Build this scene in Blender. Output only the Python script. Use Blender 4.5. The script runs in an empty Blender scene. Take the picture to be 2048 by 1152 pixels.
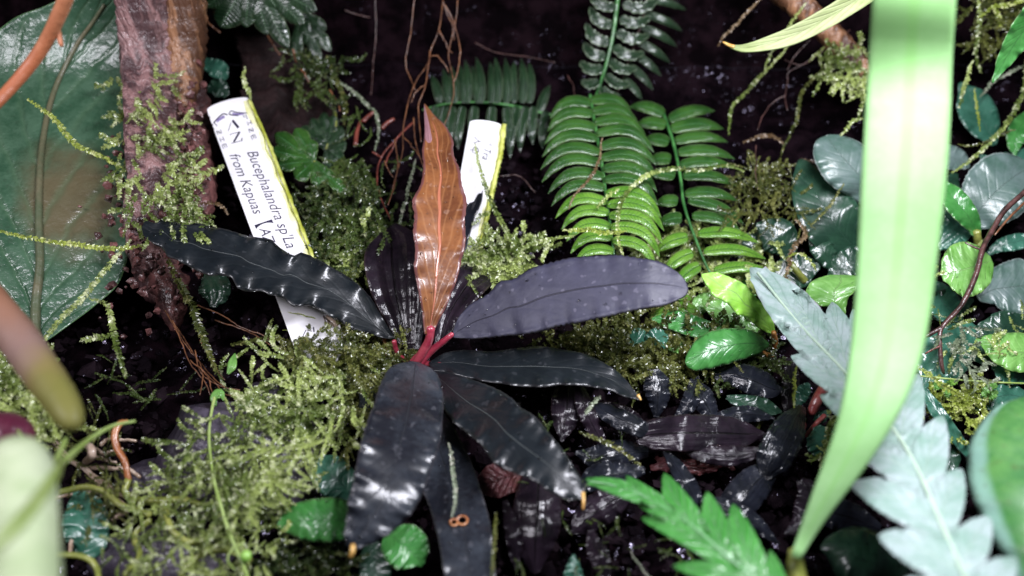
import bpy, math, random
import numpy as np
from mathutils import Vector, Matrix, noise as mnoise
R = np.random.RandomState(7)
C = bpy.context.scene.collection
SC = bpy.context.scene
S = 0.01                      # everything below is thought of in centimetres
# ------------------------------------------------------------------ camera, light, exposure
PITCH = math.radians(42); HF = math.radians(62); TAN = math.tan(HF/2)
CAM = np.array([0, -25*math.cos(PITCH), 25*math.sin(PITCH)])
FW = np.array([0, math.cos(PITCH), -math.sin(PITCH)]); UP = np.array([0, math.sin(PITCH), math.cos(PITCH)]); RT = np.array([1., 0, 0])
cam = bpy.data.cameras.new('camera'); co = bpy.data.objects.new('camera', cam); C.objects.link(co)
co.location = CAM*S; co.rotation_euler = (math.pi/2-PITCH, 0, 0)
cam.sensor_width = 36; cam.lens = 18/TAN; cam.clip_start = 0.005; cam.clip_end = 10
cam.dof.use_dof = True; cam.dof.focus_distance = 0.215; cam.dof.aperture_fstop = 8.3; cam.dof.aperture_blades = 0
SC.camera = co
w = bpy.data.worlds.new('World'); SC.world = w; w.use_nodes = True
w.node_tree.nodes['Background'].inputs[0].default_value = (0.75, 0.7, 1, 1)
w.node_tree.nodes['Background'].inputs[1].default_value = 0.02
def area(name, loc, target, sx, sy, power, col):
    l = bpy.data.lights.new(name, 'AREA'); l.shape = 'RECTANGLE'; l.size = sx*S; l.size_y = sy*S; l.energy = power; l.color = col
    o = bpy.data.objects.new(name, l); C.objects.link(o); o.location = Vector(loc)*S
    o.rotation_euler = (Vector(target)-Vector(loc)).to_track_quat('-Z', 'Y').to_euler()
area('led_panel', (8, -6, 18.5), (4, -1, 0), 12, 5, 0.72, (0.91, 0.915, 1))
area('fill_lamp_left', (-17, -12, 22), (-10, 0, 2), 14, 6, 0.42, (0.95, 0.92, 1))  # added fill lamp, made large for a broad glare on the left leaf
SC.view_settings.view_transform = 'Standard'; SC.view_settings.look = 'None'; SC.view_settings.exposure = 0.35; SC.view_settings.gamma = 1
# ------------------------------------------------------------------ the terrain profile and the placing of points
def sp(x, k=1.0): return np.log1p(np.exp(np.clip(x*k, -40, 40)))/k
def f(y): return 0.30*sp(y+1.5) + 3.6*sp(y-9.0, 1.6)
def _depth(v):
    ky = (576-v)/1024*TAN; d = FW + UP*ky
    t = np.linspace(8, 90, 6000); g = CAM[2]+d[2]*t - f(CAM[1]+d[1]*t)
    i = np.argmax(g < 0); return t[i] if g[i] < 0 else 90
VT = np.linspace(-400, 1600, 260); DT = np.array([_depth(v) for v in VT])
def at(u, v, h=0.0):
    """point (cm) on the line of sight through photo pixel u, v that stands h cm in front of the terrain"""
    u = np.asarray(u, float); v = np.asarray(v, float)
    d = np.interp(v, VT, DT) - h
    x = (u-1024)/1024*TAN; y = (576-v)/1024*TAN
    return CAM + d[..., None]*(FW + x[..., None]*RT + y[..., None]*UP)
def pxcm(v, h=0): return (np.interp(v, VT, DT)-h)*2*TAN/2048
# ------------------------------------------------------------------ object helpers
def props(o, label=None, cat=None, group=None, kind=None):
    for k, x in (('label', label), ('category', cat), ('group', group), ('kind', kind)):
        if x: o[k] = x
    return o
def thing(name, label, cat, loc, group=None):
    o = bpy.data.objects.new(name, None); C.objects.link(o); o.location = Vector(loc)*S; o.empty_display_size = 0.01
    return props(o, label, cat, group)
def wloc(o):
    p = Vector(o.location)
    while o.parent: o = o.parent; p = p+Vector(o.location)
    return np.array(p)/S
def mesh(name, V, F, mat, parent=None, origin=None, uv=None, smooth=True):
    """V in cm, world axes; origin becomes the object's own origin"""
    V = np.asarray(V, float)
    if origin is None: origin = V.mean(0)
    me = bpy.data.meshes.new(name)
    F = np.asarray(F) if not isinstance(F, list) else F
    me.from_pydata(((V-origin)*S).tolist(), [], F.tolist() if not isinstance(F, list) else F)
    if smooth: me.polygons.foreach_set('use_smooth', [True]*len(me.polygons))
    if uv is not None:
        l = me.uv_layers.new(name='UVMap'); idx = np.empty(len(me.loops), int); me.loops.foreach_get('vertex_index', idx)
        l.data.foreach_set('uv', np.asarray(uv)[idx].ravel())
    me.materials.append(mat); me.update()
    o = bpy.data.objects.new(name, me); C.objects.link(o)
    if parent is not None: o.parent = parent; o.location = Vector((origin-wloc(parent))*S)
    else: o.location = Vector(origin*S)
    return o
def inpoly(x, y, poly):
    c = np.zeros(len(x), bool); n = len(poly)
    for i in range(n):
        x1, y1 = poly[i]; x2, y2 = poly[(i+1) % n]; cond = (y1 > y) != (y2 > y)
        c ^= cond & (x < (x2-x1)*(y-y1)/(y2-y1+1e-9)+x1)
    return c
def spline(P, n):
    """smooth resampling by arc length (Catmull-Rom through the given points)"""
    P = np.asarray(P, float)
    if len(P) == 2: return P[0]+(P[1]-P[0])*np.linspace(0, 1, n)[:, None]
    Q = np.vstack([2*P[0]-P[1], P, 2*P[-1]-P[-2]]); out = []
    for i in range(1, len(Q)-2):
        t = np.linspace(0, 1, 12, endpoint=False)[:, None]; a, b, c, d = Q[i-1], Q[i], Q[i+1], Q[i+2]
        out.append(0.5*((2*b)+(c-a)*t+(2*a-5*b+4*c-d)*t*t+(3*b-a-3*c+d)*t**3))
    out = np.vstack(out+[P[-1:]]); s = np.r_[0, np.cumsum(np.linalg.norm(np.diff(out[:, :2], axis=0), axis=1))]
    x = np.linspace(0, s[-1], n); return np.stack([np.interp(x, s, out[:, k]) for k in range(out.shape[1])], 1)
# ------------------------------------------------------------------ materials
def newmat(name):
    m = bpy.data.materials.new(name); m.use_nodes = True; n = m.node_tree.nodes; n.clear(); return m, n, m.node_tree.links
class NB:
    def __init__(s, name): s.m, s.n, s.l = newmat(name)
    def add(s, t, **k):
        x = s.n.new(t)
        for a, b in k.items(): setattr(x, a, b)
        return x
    def put(s, sock, v):
        if hasattr(v, 'is_output'): s.l.new(v, sock)
        elif isinstance(v, (tuple, list)): sock.default_value = tuple(v)+((1,) if len(v) == 3 and len(sock.default_value) == 4 else ())
        else: sock.default_value = v
    def math(s, op, a, b=0.0, c=0.0):
        x = s.add('ShaderNodeMath', operation=op)
        for i, q in enumerate((a, b, c)): s.put(x.inputs[i], q)
        return x.outputs[0]
    def mix(s, fac, a, b):
        x = s.add('ShaderNodeMix', data_type='RGBA'); s.put(x.inputs[0], fac); s.put(x.inputs[6], a); s.put(x.inputs[7], b); return x.outputs[2]
    def ramp(s, v, lo, hi):
        x = s.add('ShaderNodeMapRange', interpolation_type='SMOOTHSTEP'); s.put(x.inputs[0], v); s.put(x.inputs[1], lo); s.put(x.inputs[2], hi); return x.outputs[0]
    def noise(s, vec, scale, detail=3, rough=0.55):
        x = s.add('ShaderNodeTexNoise'); s.put(x.inputs['Vector'], vec); x.inputs['Scale'].default_value = scale
        x.inputs['Detail'].default_value = detail; x.inputs['Roughness'].default_value = rough; return x.outputs[0]
    def bump(s, h, dist, strength=1.0, normal=None):
        x = s.add('ShaderNodeBump'); s.put(x.inputs['Height'], h); x.inputs['Distance'].default_value = dist*S; x.inputs['Strength'].default_value = strength
        if normal is not None: s.put(x.inputs['Normal'], normal)
        return x.outputs[0]
    def obj(s): return s.add('ShaderNodeTexCoord').outputs['Object']
    def finish(s, col, rough=0.4, coat=0.0, cr=0.1, nrm=None, cnrm=None, transl=0.0, tcol=None, spec=0.5, **kw):
        p = s.add('ShaderNodeBsdfPrincipled'); s.put(p.inputs['Base Color'], col); s.put(p.inputs['Roughness'], rough)
        p.inputs['Coat Weight'].default_value = coat; s.put(p.inputs['Coat Roughness'], cr); p.inputs['Specular IOR Level'].default_value = spec
        if nrm is not None: s.put(p.inputs['Normal'], nrm)
        if cnrm is not None: s.put(p.inputs['Coat Normal'], cnrm)
        for k, v in kw.items(): s.put(p.inputs[k], v)
        out = s.add('ShaderNodeOutputMaterial'); sh = p.outputs[0]
        if transl:
            t = s.add('ShaderNodeBsdfTranslucent'); s.put(t.inputs[0], tcol if tcol is not None else col)
            x = s.add('ShaderNodeMixShader'); x.inputs[0].default_value = transl; s.l.new(sh, x.inputs[1]); s.l.new(t.outputs[0], x.inputs[2]); sh = x.outputs[0]
        s.l.new(sh, out.inputs[0]); return s.m
def leafmat(name, c1, c2, rib=None, ribw=0.03, nv=9, slant=2.2, vein=0.25, veinc=None, edge=None, edgew=0.94, rough=0.42, coat=0.8, cr=0.16,
            bumpd=0.05, ridge=0, ridged=0.05, mott=1.2, transl=0.12, spots=0.0, spotc=(0.4, 0.4, 0.45), ribbump=0.06, fine=0.012, spec=0.5, patch=None, lump=0.05, wetn=1.0, bs=0.3):
    b = NB(name); uvn = b.add('ShaderNodeUVMap'); sx = b.add('ShaderNodeSeparateXYZ'); b.l.new(uvn.outputs[0], sx.inputs[0])
    X, Y = sx.outputs[0], sx.outputs[1]; a = b.math('MULTIPLY', b.math('ABSOLUTE', b.math('SUBTRACT', X, 0.5)), 2.0)
    ob = b.obj(); rnd = b.add('ShaderNodeObjectInfo').outputs['Random']
    off = b.add('ShaderNodeVectorMath', operation='ADD'); b.l.new(ob, off.inputs[0])
    cb = b.add('ShaderNodeCombineXYZ'); b.l.new(rnd, cb.inputs[0]); b.l.new(rnd, cb.inputs[1]); b.l.new(cb.outputs[0], off.inputs[1]); P = off.outputs[0]
    n1 = b.noise(P, 110*mott, 4, 0.6); n2 = b.noise(P, 900, 3, 0.6); n3 = b.noise(P, 45, 2)
    col = b.mix(b.ramp(b.math('ADD', b.math('MULTIPLY', n1, 0.75), b.math('MULTIPLY', n2, 0.25)), 0.36, 0.66), c1, c2)
    if patch:      # a decaying patch with its own colour: (x0, y0, rx, ry, colour)
        px, py, rx, ry, pc = patch
        dx = b.math('DIVIDE', b.math('SUBTRACT', X, px), rx); dy = b.math('DIVIDE', b.math('SUBTRACT', Y, py), ry)
        d = b.math('ADD', b.math('ADD', b.math('MULTIPLY', dx, dx), b.math('MULTIPLY', dy, dy)), b.math('MULTIPLY', n3, 0.9))
        col = b.mix(b.math('MULTIPLY', b.ramp(b.math('ADD', d, b.math('MULTIPLY', n1, 1.2)), 2.7, 1.2), .8), col, pc)
    w1 = b.math('MULTIPLY', b.math('SUBTRACT', n1, 0.5), 0.5)
    q = b.math('ADD', b.math('SUBTRACT', b.math('MULTIPLY', Y, float(nv)), b.math('MULTIPLY', b.math('POWER', a, 0.8), slant)), w1)
    v = b.math('POWER', b.math('ABSOLUTE', b.math('SINE', b.math('MULTIPLY', q, math.pi))), 14.0)
    v = b.math('MULTIPLY', v, b.ramp(a, 1.0, 0.8))
    if vein: col = b.mix(b.math('MULTIPLY', v, vein), col, veinc or rib or c2)
    if spots: col = b.mix(b.math('MULTIPLY', b.ramp(b.noise(P, 520, 1), 0.66, 0.71), spots), col, spotc)
    if edge: col = b.mix(b.ramp(b.math('ADD', a, b.math('MULTIPLY', b.math('SUBTRACT', n2, .5), 0.1)), edgew, min(edgew+0.05, 0.995)), col, edge)
    rm = b.ramp(a, ribw, ribw*0.35); rm = b.math('MULTIPLY', rm, b.ramp(Y, 1.0, 0.85))
    if rib: col = b.mix(b.math('MULTIPLY', rm, 0.85), col, rib)
    h = b.math('ADD', b.math('MULTIPLY', v, -bumpd), b.math('MULTIPLY', rm, -ribbump))
    h = b.math('ADD', h, b.math('MULTIPLY', n2, fine)); h = b.math('ADD', h, b.math('MULTIPLY', n1, lump))
    if ridge:
        cv = b.add('ShaderNodeCombineXYZ'); b.l.new(b.math('MULTIPLY', X, ridge*4.0), cv.inputs[0]); b.l.new(b.math('ADD', b.math('MULTIPLY', Y, 1.6), b.math('MULTIPLY', rnd, 20.0)), cv.inputs[1]); rd = b.math('MULTIPLY', b.noise(cv.outputs[0], 1.0, 3, .6), ridged*3)
        h = b.math('ADD', h, rd)
    h = b.math('MULTIPLY', h, bs); nm = b.bump(h, 1.0); cn = b.bump(b.math('ADD', b.math('MULTIPLY', n2, 0.006*wetn), b.math('MULTIPLY', h, 0.9)), 1.0)
    return b.finish(col, rough=rough, coat=coat, cr=cr, nrm=nm, cnrm=cn, transl=transl, tcol=b.mix(0.5, col, c2), spec=spec)
def simple(name, c1, c2, scale=120, rough=0.45, coat=0.5, bd=0.04, transl=0.0, cr=0.2, stretch=None, detail=4, lo=0.38, hi=0.64, spec=0.5, fine=700, fd=0.02):
    b = NB(name); P = b.obj()
    if stretch:
        mp = b.add('ShaderNodeMapping'); b.l.new(P, mp.inputs[0]); mp.inputs['Scale'].default_value = stretch; P2 = mp.outputs[0]
    else: P2 = P
    n = b.noise(P2, scale, detail, 0.62); n2 = b.noise(P2, fine, 2)
    col = b.mix(b.ramp(n, lo, hi), c1, c2)
    nm = b.bump(b.math('ADD', b.math('MULTIPLY', n, bd), b.math('MULTIPLY', n2, fd)), 1.0)
    return b.finish(col, rough=rough, coat=coat, cr=cr, nrm=nm, cnrm=nm, transl=transl, spec=spec)
M = {}
M['black'] = leafmat('black_green_leaf', (0.002, 0.004, 0.006), (0.005, 0.008, 0.011), rib=(0.07, 0.08, 0.08), ribw=0.022, vein=0.05, veinc=(.02, .03, .03), edge=(0.02, 0.02, 0.022), spots=0.03, rough=0.5, coat=0.8, cr=0.22, transl=0.02, lump=0.05, bumpd=.008, spec=.3)
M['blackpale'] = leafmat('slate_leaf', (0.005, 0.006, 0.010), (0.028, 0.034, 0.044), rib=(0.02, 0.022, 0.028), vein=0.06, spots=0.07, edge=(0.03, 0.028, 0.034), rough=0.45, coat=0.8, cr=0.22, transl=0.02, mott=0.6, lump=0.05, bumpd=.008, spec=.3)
M['frib'] = simple('green_rachis', (0.02, 0.09, 0.02), (0.06, 0.2, 0.05), 200, rough=.35, coat=.8)
M['purple'] = leafmat('violet_slate_leaf', (0.024, 0.024, 0.043), (0.040, 0.039, 0.066), rib=(0.012, 0.011, 0.018), ribw=0.035, vein=0.05, veinc=(0.03, .03, .045), spots=0.30, spotc=(.16, .15, .2), edge=(0.008, 0.007, 0.010), edgew=0.955, rough=0.55, coat=0.2, cr=0.4, transl=0.03, mott=0.5, lump=0.012, bumpd=.004, ribbump=.03, spec=.3)
M['orange'] = leafmat('amber_leaf', (0.13, 0.042, 0.018), (0.30, 0.115, 0.04), rib=(0.55, 0.19, 0.11), ribw=0.09, vein=0.30, veinc=(0.50, 0.24, 0.10), edge=(0.17, 0.065, 0.06), edgew=.86, rough=0.4, coat=0.8, cr=0.2, transl=0.3, spots=0.15, spotc=(.7, .5, .4), lump=0.06, nv=7, slant=2.8, bumpd=.01, mott=.7)
M['mauve'] = leafmat('mauve_leaf_underside', (0.26, 0.12, 0.14), (0.36, 0.19, 0.21), vein=0, rough=0.45, coat=0.5, cr=0.3, transl=0.2)
M['brownshine'] = leafmat('dark_brown_shiny_leaf', (0.006, 0.004, 0.007), (0.018, 0.011, 0.018), rib=(0.003, 0.002, 0.003), ribw=0.05, vein=0, edge=(.03, .018, .02), edgew=.96, rough=0.5, spec=.1, coat=1.0, cr=0.15, ridge=2.2, ridged=0.022, transl=0.01, lump=0.05, wetn=.5, ribbump=.10, bs=.5, bumpd=0, fine=.02)
M['redbrown'] = leafmat('red_brown_leaf', (0.10, 0.025, 0.020), (0.22, 0.07, 0.08), rib=(0.03, 0.01, 0.01), vein=0.1, rough=0.3, coat=1, cr=0.12, ridge=2.5, ridged=0.04, transl=0.1, lump=0.1, bs=.8)
M['ebony'] = leafmat('ebony_beaded_leaf', (0.005, 0.006, 0.009), (0.012, 0.014, 0.022), rib=(0.002, .002, .003), vein=0, edge=(.03, .03, .04), rough=0.5, spec=.1, coat=1, cr=0.14, ridge=1.5, ridged=0.02, transl=0.01, lump=0.05, wetn=.5, bs=.5, bumpd=0, fine=.02)
M['wetblack'] = leafmat('wet_black_leaf', (0.004, 0.005, 0.007), (0.010, 0.012, 0.018), vein=0, rough=0.3, coat=1, cr=0.05, ridge=1.5, ridged=0.05, transl=0.01, lump=0.16, wetn=1, bs=.6, bumpd=0)
M['cream'] = leafmat('cream_green_blade', (0.34, 0.42, 0.16), (0.46, 0.52, 0.26), vein=0, rough=0.5, coat=0.4, cr=0.35, transl=0.2, lump=.02, bs=.2, mott=.4)
M['fern'] = leafmat('fern_green', (0.016, 0.066, 0.010), (0.045, 0.13, 0.020), rib=(0.06, 0.20, 0.06), ribw=0.09, nv=16, slant=1.2, vein=0.28, veinc=(0.012, 0.06, 0.012), edge=(0.16, 0.26, 0.09), edgew=0.90, rough=0.35, coat=1, cr=0.13, transl=0.22, bumpd=0.03, fine=.01)
M['fernlime'] = leafmat('fern_lime', (0.10, 0.27, 0.025), (0.20, 0.40, 0.05), rib=(0.03, 0.13, 0.02), ribw=0.09, nv=18, slant=1.2, vein=0.55, veinc=(0.03, 0.12, 0.012), edge=(0.28, 0.42, 0.12), edgew=0.9, rough=0.35, coat=1, cr=0.13, transl=0.35, bumpd=0.03)  # lime of young growth, with lamplight put into the colour as well
M['ferndark'] = leafmat('fern_deep_green', (0.007, 0.023, 0.009), (0.018, 0.046, 0.018), rib=(0.05, 0.11, 0.05), ribw=0.09, nv=16, slant=1.2, vein=0.25, veinc=(0.01, 0.03, 0.01), edge=(0.10, 0.14, 0.08), edgew=0.88, rough=0.35, coat=1, cr=0.16, transl=0.1)
M['deep'] = leafmat('deep_green_leaf', (0.008, 0.032, 0.018), (0.018, 0.060, 0.032), rib=(0.03, 0.08, 0.05), ribw=0.02, vein=0.12, edge=(.03, .08, .05), rough=0.38, coat=1, cr=0.18, transl=0.08, lump=.05, bumpd=.015)
M['teal'] = leafmat('teal_leaf', (0.020, 0.095, 0.058), (0.05, 0.17, 0.115), rib=(0.05, 0.14, 0.10), ribw=0.02, vein=0.12, edge=(.06, .14, .1), rough=0.38, coat=1, cr=0.18, transl=0.1, lump=.06, bumpd=.015)
M['green'] = leafmat('mid_green_leaf', (0.035, 0.19, 0.035), (0.08, 0.30, 0.07), rib=(0.07, 0.22, 0.07), ribw=0.02, vein=0.12, edge=(.16, .3, .12), rough=0.38, coat=0.9, cr=0.18, transl=0.2, lump=.05, bumpd=.015)
M['lime'] = leafmat('lime_leaf', (0.36, 0.74, 0.09), (0.50, 0.84, 0.22), rib=(0.5, 0.75, 0.3), ribw=0.03, vein=0.12, edge=(.4, .7, .15), rough=0.4, coat=0.7, cr=0.22, transl=0.35, lump=.05, bumpd=.015)
M['limedull'] = leafmat('soft_lime_leaf', (0.13, 0.34, 0.06), (0.24, 0.50, 0.13), rib=(0.24, 0.44, 0.14), ribw=0.03, vein=0.12, edge=(.25, .45, .12), rough=0.4, coat=0.9, cr=0.16, transl=0.3, lump=.06, bumpd=.015)
M['grey'] = leafmat('grey_green_leaf', (0.055, 0.11, 0.085), (0.11, 0.16, 0.15), rib=(0.10, 0.15, 0.13), ribw=0.015, vein=0.12, edge=(.3, .36, .34), edgew=.96, rough=0.42, coat=0.6, cr=0.28, transl=0.06, lump=.03, bumpd=.015)
M['silver'] = leafmat('silver_lobe', (0.20, 0.31, 0.26), (0.34, 0.41, 0.41), rib=(0.30, 0.42, 0.34), ribw=0.04, nv=5, vein=0.35, veinc=(.14, .24, .18), edge=(.30, .28, .32), edgew=.9, rough=0.45, coat=0.3, cr=0.35, transl=0.12, lump=.04, bs=.12)
M['silverdark'] = leafmat('dusky_silver_lobe', (0.045, 0.08, 0.05), (0.08, 0.12, 0.085), rib=(0.14, 0.22, 0.15), ribw=0.05, nv=5, vein=0.3, rough=0.45, coat=0.3, cr=0.35, transl=0.1, lump=.04)
M['strap'] = leafmat('strap_leaf_green', (0.21, 0.41, 0.15), (0.26, 0.46, 0.20), rib=(0.20, 0.42, 0.13), ribw=0.2, nv=1, vein=0, rough=0.6, coat=0.0, cr=0.5, transl=0.25, lump=.0, fine=0, ribbump=0, bs=0, mott=.3, spec=.5)
M['bigleft'] = leafmat('large_oval_leaf', (0.025, 0.075, 0.038), (0.065, 0.135, 0.08), nv=8, slant=3, vein=0.35, veinc=(.08, .15, .08), edge=(.1, .2, .08), edgew=.98, rough=0.38, coat=0.9, cr=0.18, transl=0.1, patch=(0.66, 0.40, 0.26, 0.13, (0.13, 0.095, 0.05)), lump=.30, spots=.15, spotc=(.02, .02, .01), bumpd=.09, wetn=2.5)
M['bigright'] = leafmat('broad_speckled_leaf', (0.03, 0.13, 0.03), (0.075, 0.2, 0.05), rib=(0.10, 0.2, 0.1), nv=9, vein=0.12, rough=0.42, coat=0.7, cr=0.3, transl=0.1, patch=(0.03, 0.55, 0.10, 0.7, (0.20, 0.34, 0.29)), spots=.35, spotc=(.06, .05, .02), lump=.05, bumpd=.015)
M['lobegreen'] = leafmat('lobed_leaf_green', (0.035, 0.19, 0.028), (0.07, 0.28, 0.055), rib=(0.22, 0.38, 0.22), ribw=0.03, nv=5, vein=0.25, edge=(.22, .40, .2), edgew=.93, rough=0.4, coat=0.7, cr=0.2, transl=0.2, lump=.05)
M['petiole'] = simple('crimson_petiole', (0.28, 0.02, 0.045), (0.45, 0.07, 0.10), 200, rough=.3, coat=1, transl=.1)
M['petorange'] = simple('orange_petiole', (0.35, 0.13, 0.03), (0.5, 0.25, 0.08), 200, rough=.35, coat=.8, transl=.2)
M['tip'] = simple('amber_leaf_tip', (0.5, 0.26, 0.06), (0.65, 0.40, 0.12), 400, rough=.35, coat=.8)
M['redstem'] = simple('pink_red_stem', (0.35, 0.06, 0.06), (0.5, 0.16, 0.14), 300, rough=.35, coat=.8)
M['root'] = simple('rust_root', (0.065, 0.024, 0.011), (0.17, 0.07, 0.03), 300, rough=.45, coat=.6)
M['rootpale'] = simple('pale_root', (0.35, 0.24, 0.16), (0.55, 0.42, 0.33), 300, rough=.35, coat=.8, transl=.2)
M['rootorange'] = simple('orange_root', (0.26, 0.085, 0.025), (0.42, 0.18, 0.07), 200, rough=.4, coat=.6)
M['olive'] = simple('olive_stem', (0.16, 0.19, 0.035), (0.32, 0.34, 0.08), 200, rough=.4, coat=.6, transl=.2)
M['vine'] = simple('lime_vine', (0.30, 0.42, 0.10), (0.45, 0.58, 0.2), 200, rough=.35, coat=.7, transl=.25)
M['twig'] = simple('black_brown_twig', (0.03, 0.014, 0.012), (0.09, 0.04, 0.035), 300, rough=.4, coat=.6)
M['redtwig'] = simple('brick_red_twig', (0.09, 0.018, 0.012), (0.19, 0.045, 0.03), 300, rough=.45, coat=.5)
M['rust'] = simple('rust_stem', (0.30, 0.085, 0.03), (0.42, 0.16, 0.075), 70, rough=.6, coat=.1)
def gradmat(name, p0, p1, stops):
    b = NB(name); g = b.add('ShaderNodeNewGeometry').outputs['Position']; a = np.array(p0)*S; d = np.array(p1)*S-a; L2 = float(d@d)
    v = b.add('ShaderNodeVectorMath', operation='SUBTRACT'); b.l.new(g, v.inputs[0]); v.inputs[1].default_value = a
    w_ = b.add('ShaderNodeVectorMath', operation='DOT_PRODUCT'); b.l.new(v.outputs[0], w_.inputs[0]); w_.inputs[1].default_value = d
    n = b.noise(g, 90, 3); t = b.math('ADD', b.math('DIVIDE', w_.outputs['Value'], L2), b.math('MULTIPLY', b.math('SUBTRACT', n, .5), .35))
    cr = b.add('ShaderNodeValToRGB'); b.l.new(t, cr.inputs[0]); e = cr.color_ramp.elements
    while len(e) < len(stops): e.new(.5)
    for i, (q, c) in enumerate(stops): e[i].position = q; e[i].color = (*c, 1)
    return b.finish(cr.outputs[0], rough=.6, coat=.08, cr=.4, spec=.25, nrm=b.bump(b.math('MULTIPLY', n, .06), 1.0))
M['pinkstem'] = gradmat('brown_pink_olive_stem', at(-20, 610, 6.5), at(148, 860, 6.05), [(0, (.20, .085, .04)), (.40, (.22, .11, .07)), (.62, (.19, .12, .10)), (.88, (.16, .13, .045)), (1, (.13, .125, .03))])
M['dullrib'] = simple('dull_brown_green_rib', (0.07, 0.09, 0.045), (0.12, 0.11, 0.06), 80, rough=.5, coat=.4)
M['silverrib'] = simple('pale_silver_rib', (0.34, 0.46, 0.36), (0.42, 0.54, 0.42), 100, rough=.5, coat=.2, transl=.1)
M['lobrib'] = simple('pale_green_rib', (0.12, 0.30, 0.12), (0.2, 0.4, 0.2), 100, rough=.4, coat=.5, transl=.1)
M['palestem'] = simple('pale_green_stem', (0.42, 0.52, 0.30), (0.55, 0.63, 0.42), 60, rough=.4, coat=.4, stretch=(3, 3, .4), bd=.02, transl=.15)
M['magenta'] = simple('magenta_bud', (0.12, 0.018, 0.045), (0.18, 0.035, 0.07), 80, rough=.4, coat=.5)
M['wood'] = simple('violet_brown_driftwood', (0.06, 0.028, 0.03), (0.25, 0.135, 0.13), 90, rough=.5, coat=.35, stretch=(2.6, 2.6, 0.35), bd=.22, fine=400, fd=.06, lo=.42, hi=.6)
M['woodtan'] = simple('tan_driftwood', (0.08, 0.033, 0.016), (0.28, 0.135, 0.065), 90, rough=.5, coat=.35, stretch=(2.6, 2.6, 0.35), bd=.22, fine=400, fd=.06, lo=.42, hi=.6)
M['bark'] = simple('crumbly_bark', (0.035, 0.014, 0.014), (0.19, 0.075, 0.07), 160, rough=.5, coat=.5, bd=.12, fine=500, fd=.08)
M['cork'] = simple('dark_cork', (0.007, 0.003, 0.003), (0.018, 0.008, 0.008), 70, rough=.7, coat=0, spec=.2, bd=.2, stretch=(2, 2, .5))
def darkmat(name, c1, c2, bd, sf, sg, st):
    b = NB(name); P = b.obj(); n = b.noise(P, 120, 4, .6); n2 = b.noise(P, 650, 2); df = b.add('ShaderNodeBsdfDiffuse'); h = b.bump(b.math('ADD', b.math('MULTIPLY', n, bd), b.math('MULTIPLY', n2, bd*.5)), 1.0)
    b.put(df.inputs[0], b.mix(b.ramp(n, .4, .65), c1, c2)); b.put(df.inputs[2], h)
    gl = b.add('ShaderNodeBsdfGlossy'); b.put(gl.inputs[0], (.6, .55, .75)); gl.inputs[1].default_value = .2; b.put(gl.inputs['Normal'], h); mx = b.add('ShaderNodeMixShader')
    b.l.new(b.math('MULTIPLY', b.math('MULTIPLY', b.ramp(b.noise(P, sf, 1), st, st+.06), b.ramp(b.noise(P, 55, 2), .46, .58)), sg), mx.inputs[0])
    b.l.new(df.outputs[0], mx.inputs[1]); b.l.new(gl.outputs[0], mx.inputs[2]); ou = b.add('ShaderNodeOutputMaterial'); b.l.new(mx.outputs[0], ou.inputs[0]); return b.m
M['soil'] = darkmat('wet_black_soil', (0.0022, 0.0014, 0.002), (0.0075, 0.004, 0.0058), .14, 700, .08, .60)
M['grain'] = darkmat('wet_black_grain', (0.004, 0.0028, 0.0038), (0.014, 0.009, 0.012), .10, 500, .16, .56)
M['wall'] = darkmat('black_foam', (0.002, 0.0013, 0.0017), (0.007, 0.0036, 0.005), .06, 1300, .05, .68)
M['stone'] = simple('violet_grey_stone', (0.035, 0.028, 0.042), (0.12, 0.10, 0.14), 60, rough=.4, coat=.5, cr=.2, bd=.12, fine=500, fd=.06)
M['tag'] = simple('white_plastic', (0.74, 0.73, 0.76), (0.82, 0.81, 0.82), 60, rough=.4, coat=.3, bd=.004, fd=0.003, transl=.08)
M['algae'] = simple('yellow_algae', (0.30, 0.33, 0.03), (0.55, 0.58, 0.16), 250, rough=.5, coat=.4, bd=.04)
M['algaestain'] = simple('algae_film', (0.62, 0.62, 0.30), (0.78, 0.78, 0.62), 160, rough=.5, coat=.2, bd=.01)
M['ink'] = simple('black_ink', (0.012, 0.010, 0.03), (0.03, 0.025, 0.06), 500, rough=.5, coat=0, bd=0.001, fd=0.001)
M['inksoft'] = simple('faded_violet_ink', (0.17, 0.13, 0.30), (0.34, 0.30, 0.48), 900, rough=.5, coat=0, bd=0.001, fd=.001)
def mossmat(name, c1, c2, c3):
    b = NB(name); P = b.obj(); n = b.noise(P, 70, 3); n2 = b.noise(P, 500, 2)
    col = b.mix(b.ramp(n, .38, .62), c1, c2); col = b.mix(b.ramp(n2, .52, .68), col, c3)
    return b.finish(col, rough=.38, coat=.8, cr=.14, transl=.3)
M['moss'] = mossmat('bright_moss', (0.10, 0.15, 0.026), (0.36, 0.44, 0.13), (0.66, 0.70, 0.42))
M['mossdull'] = mossmat('olive_moss', (0.05, 0.065, 0.012), (0.12, 0.135, 0.03), (0.22, 0.22, 0.07))
M['mossdark'] = mossmat('shaded_moss', (0.025, 0.045, 0.010), (0.06, 0.095, 0.02), (0.12, 0.14, 0.05))  # darker copy of the moss, shade put into its colours
M['mosslime'] = mossmat('lime_moss', (0.25, 0.32, 0.045), (0.42, 0.50, 0.10), (0.60, 0.63, 0.28))
M['mosspale'] = mossmat('silvery_moss', (0.16, 0.20, 0.12), (0.30, 0.35, 0.24), (0.5, 0.5, 0.4))
M['mossbrown'] = mossmat('brown_moss', (0.12, 0.07, 0.03), (0.22, 0.15, 0.08), (0.36, 0.27, 0.18))
b = NB('water_drop'); M['water'] = b.finish((1, 1, 1), rough=0.02, coat=0, **{'Transmission Weight': 1.0, 'IOR': 1.33})
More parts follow.
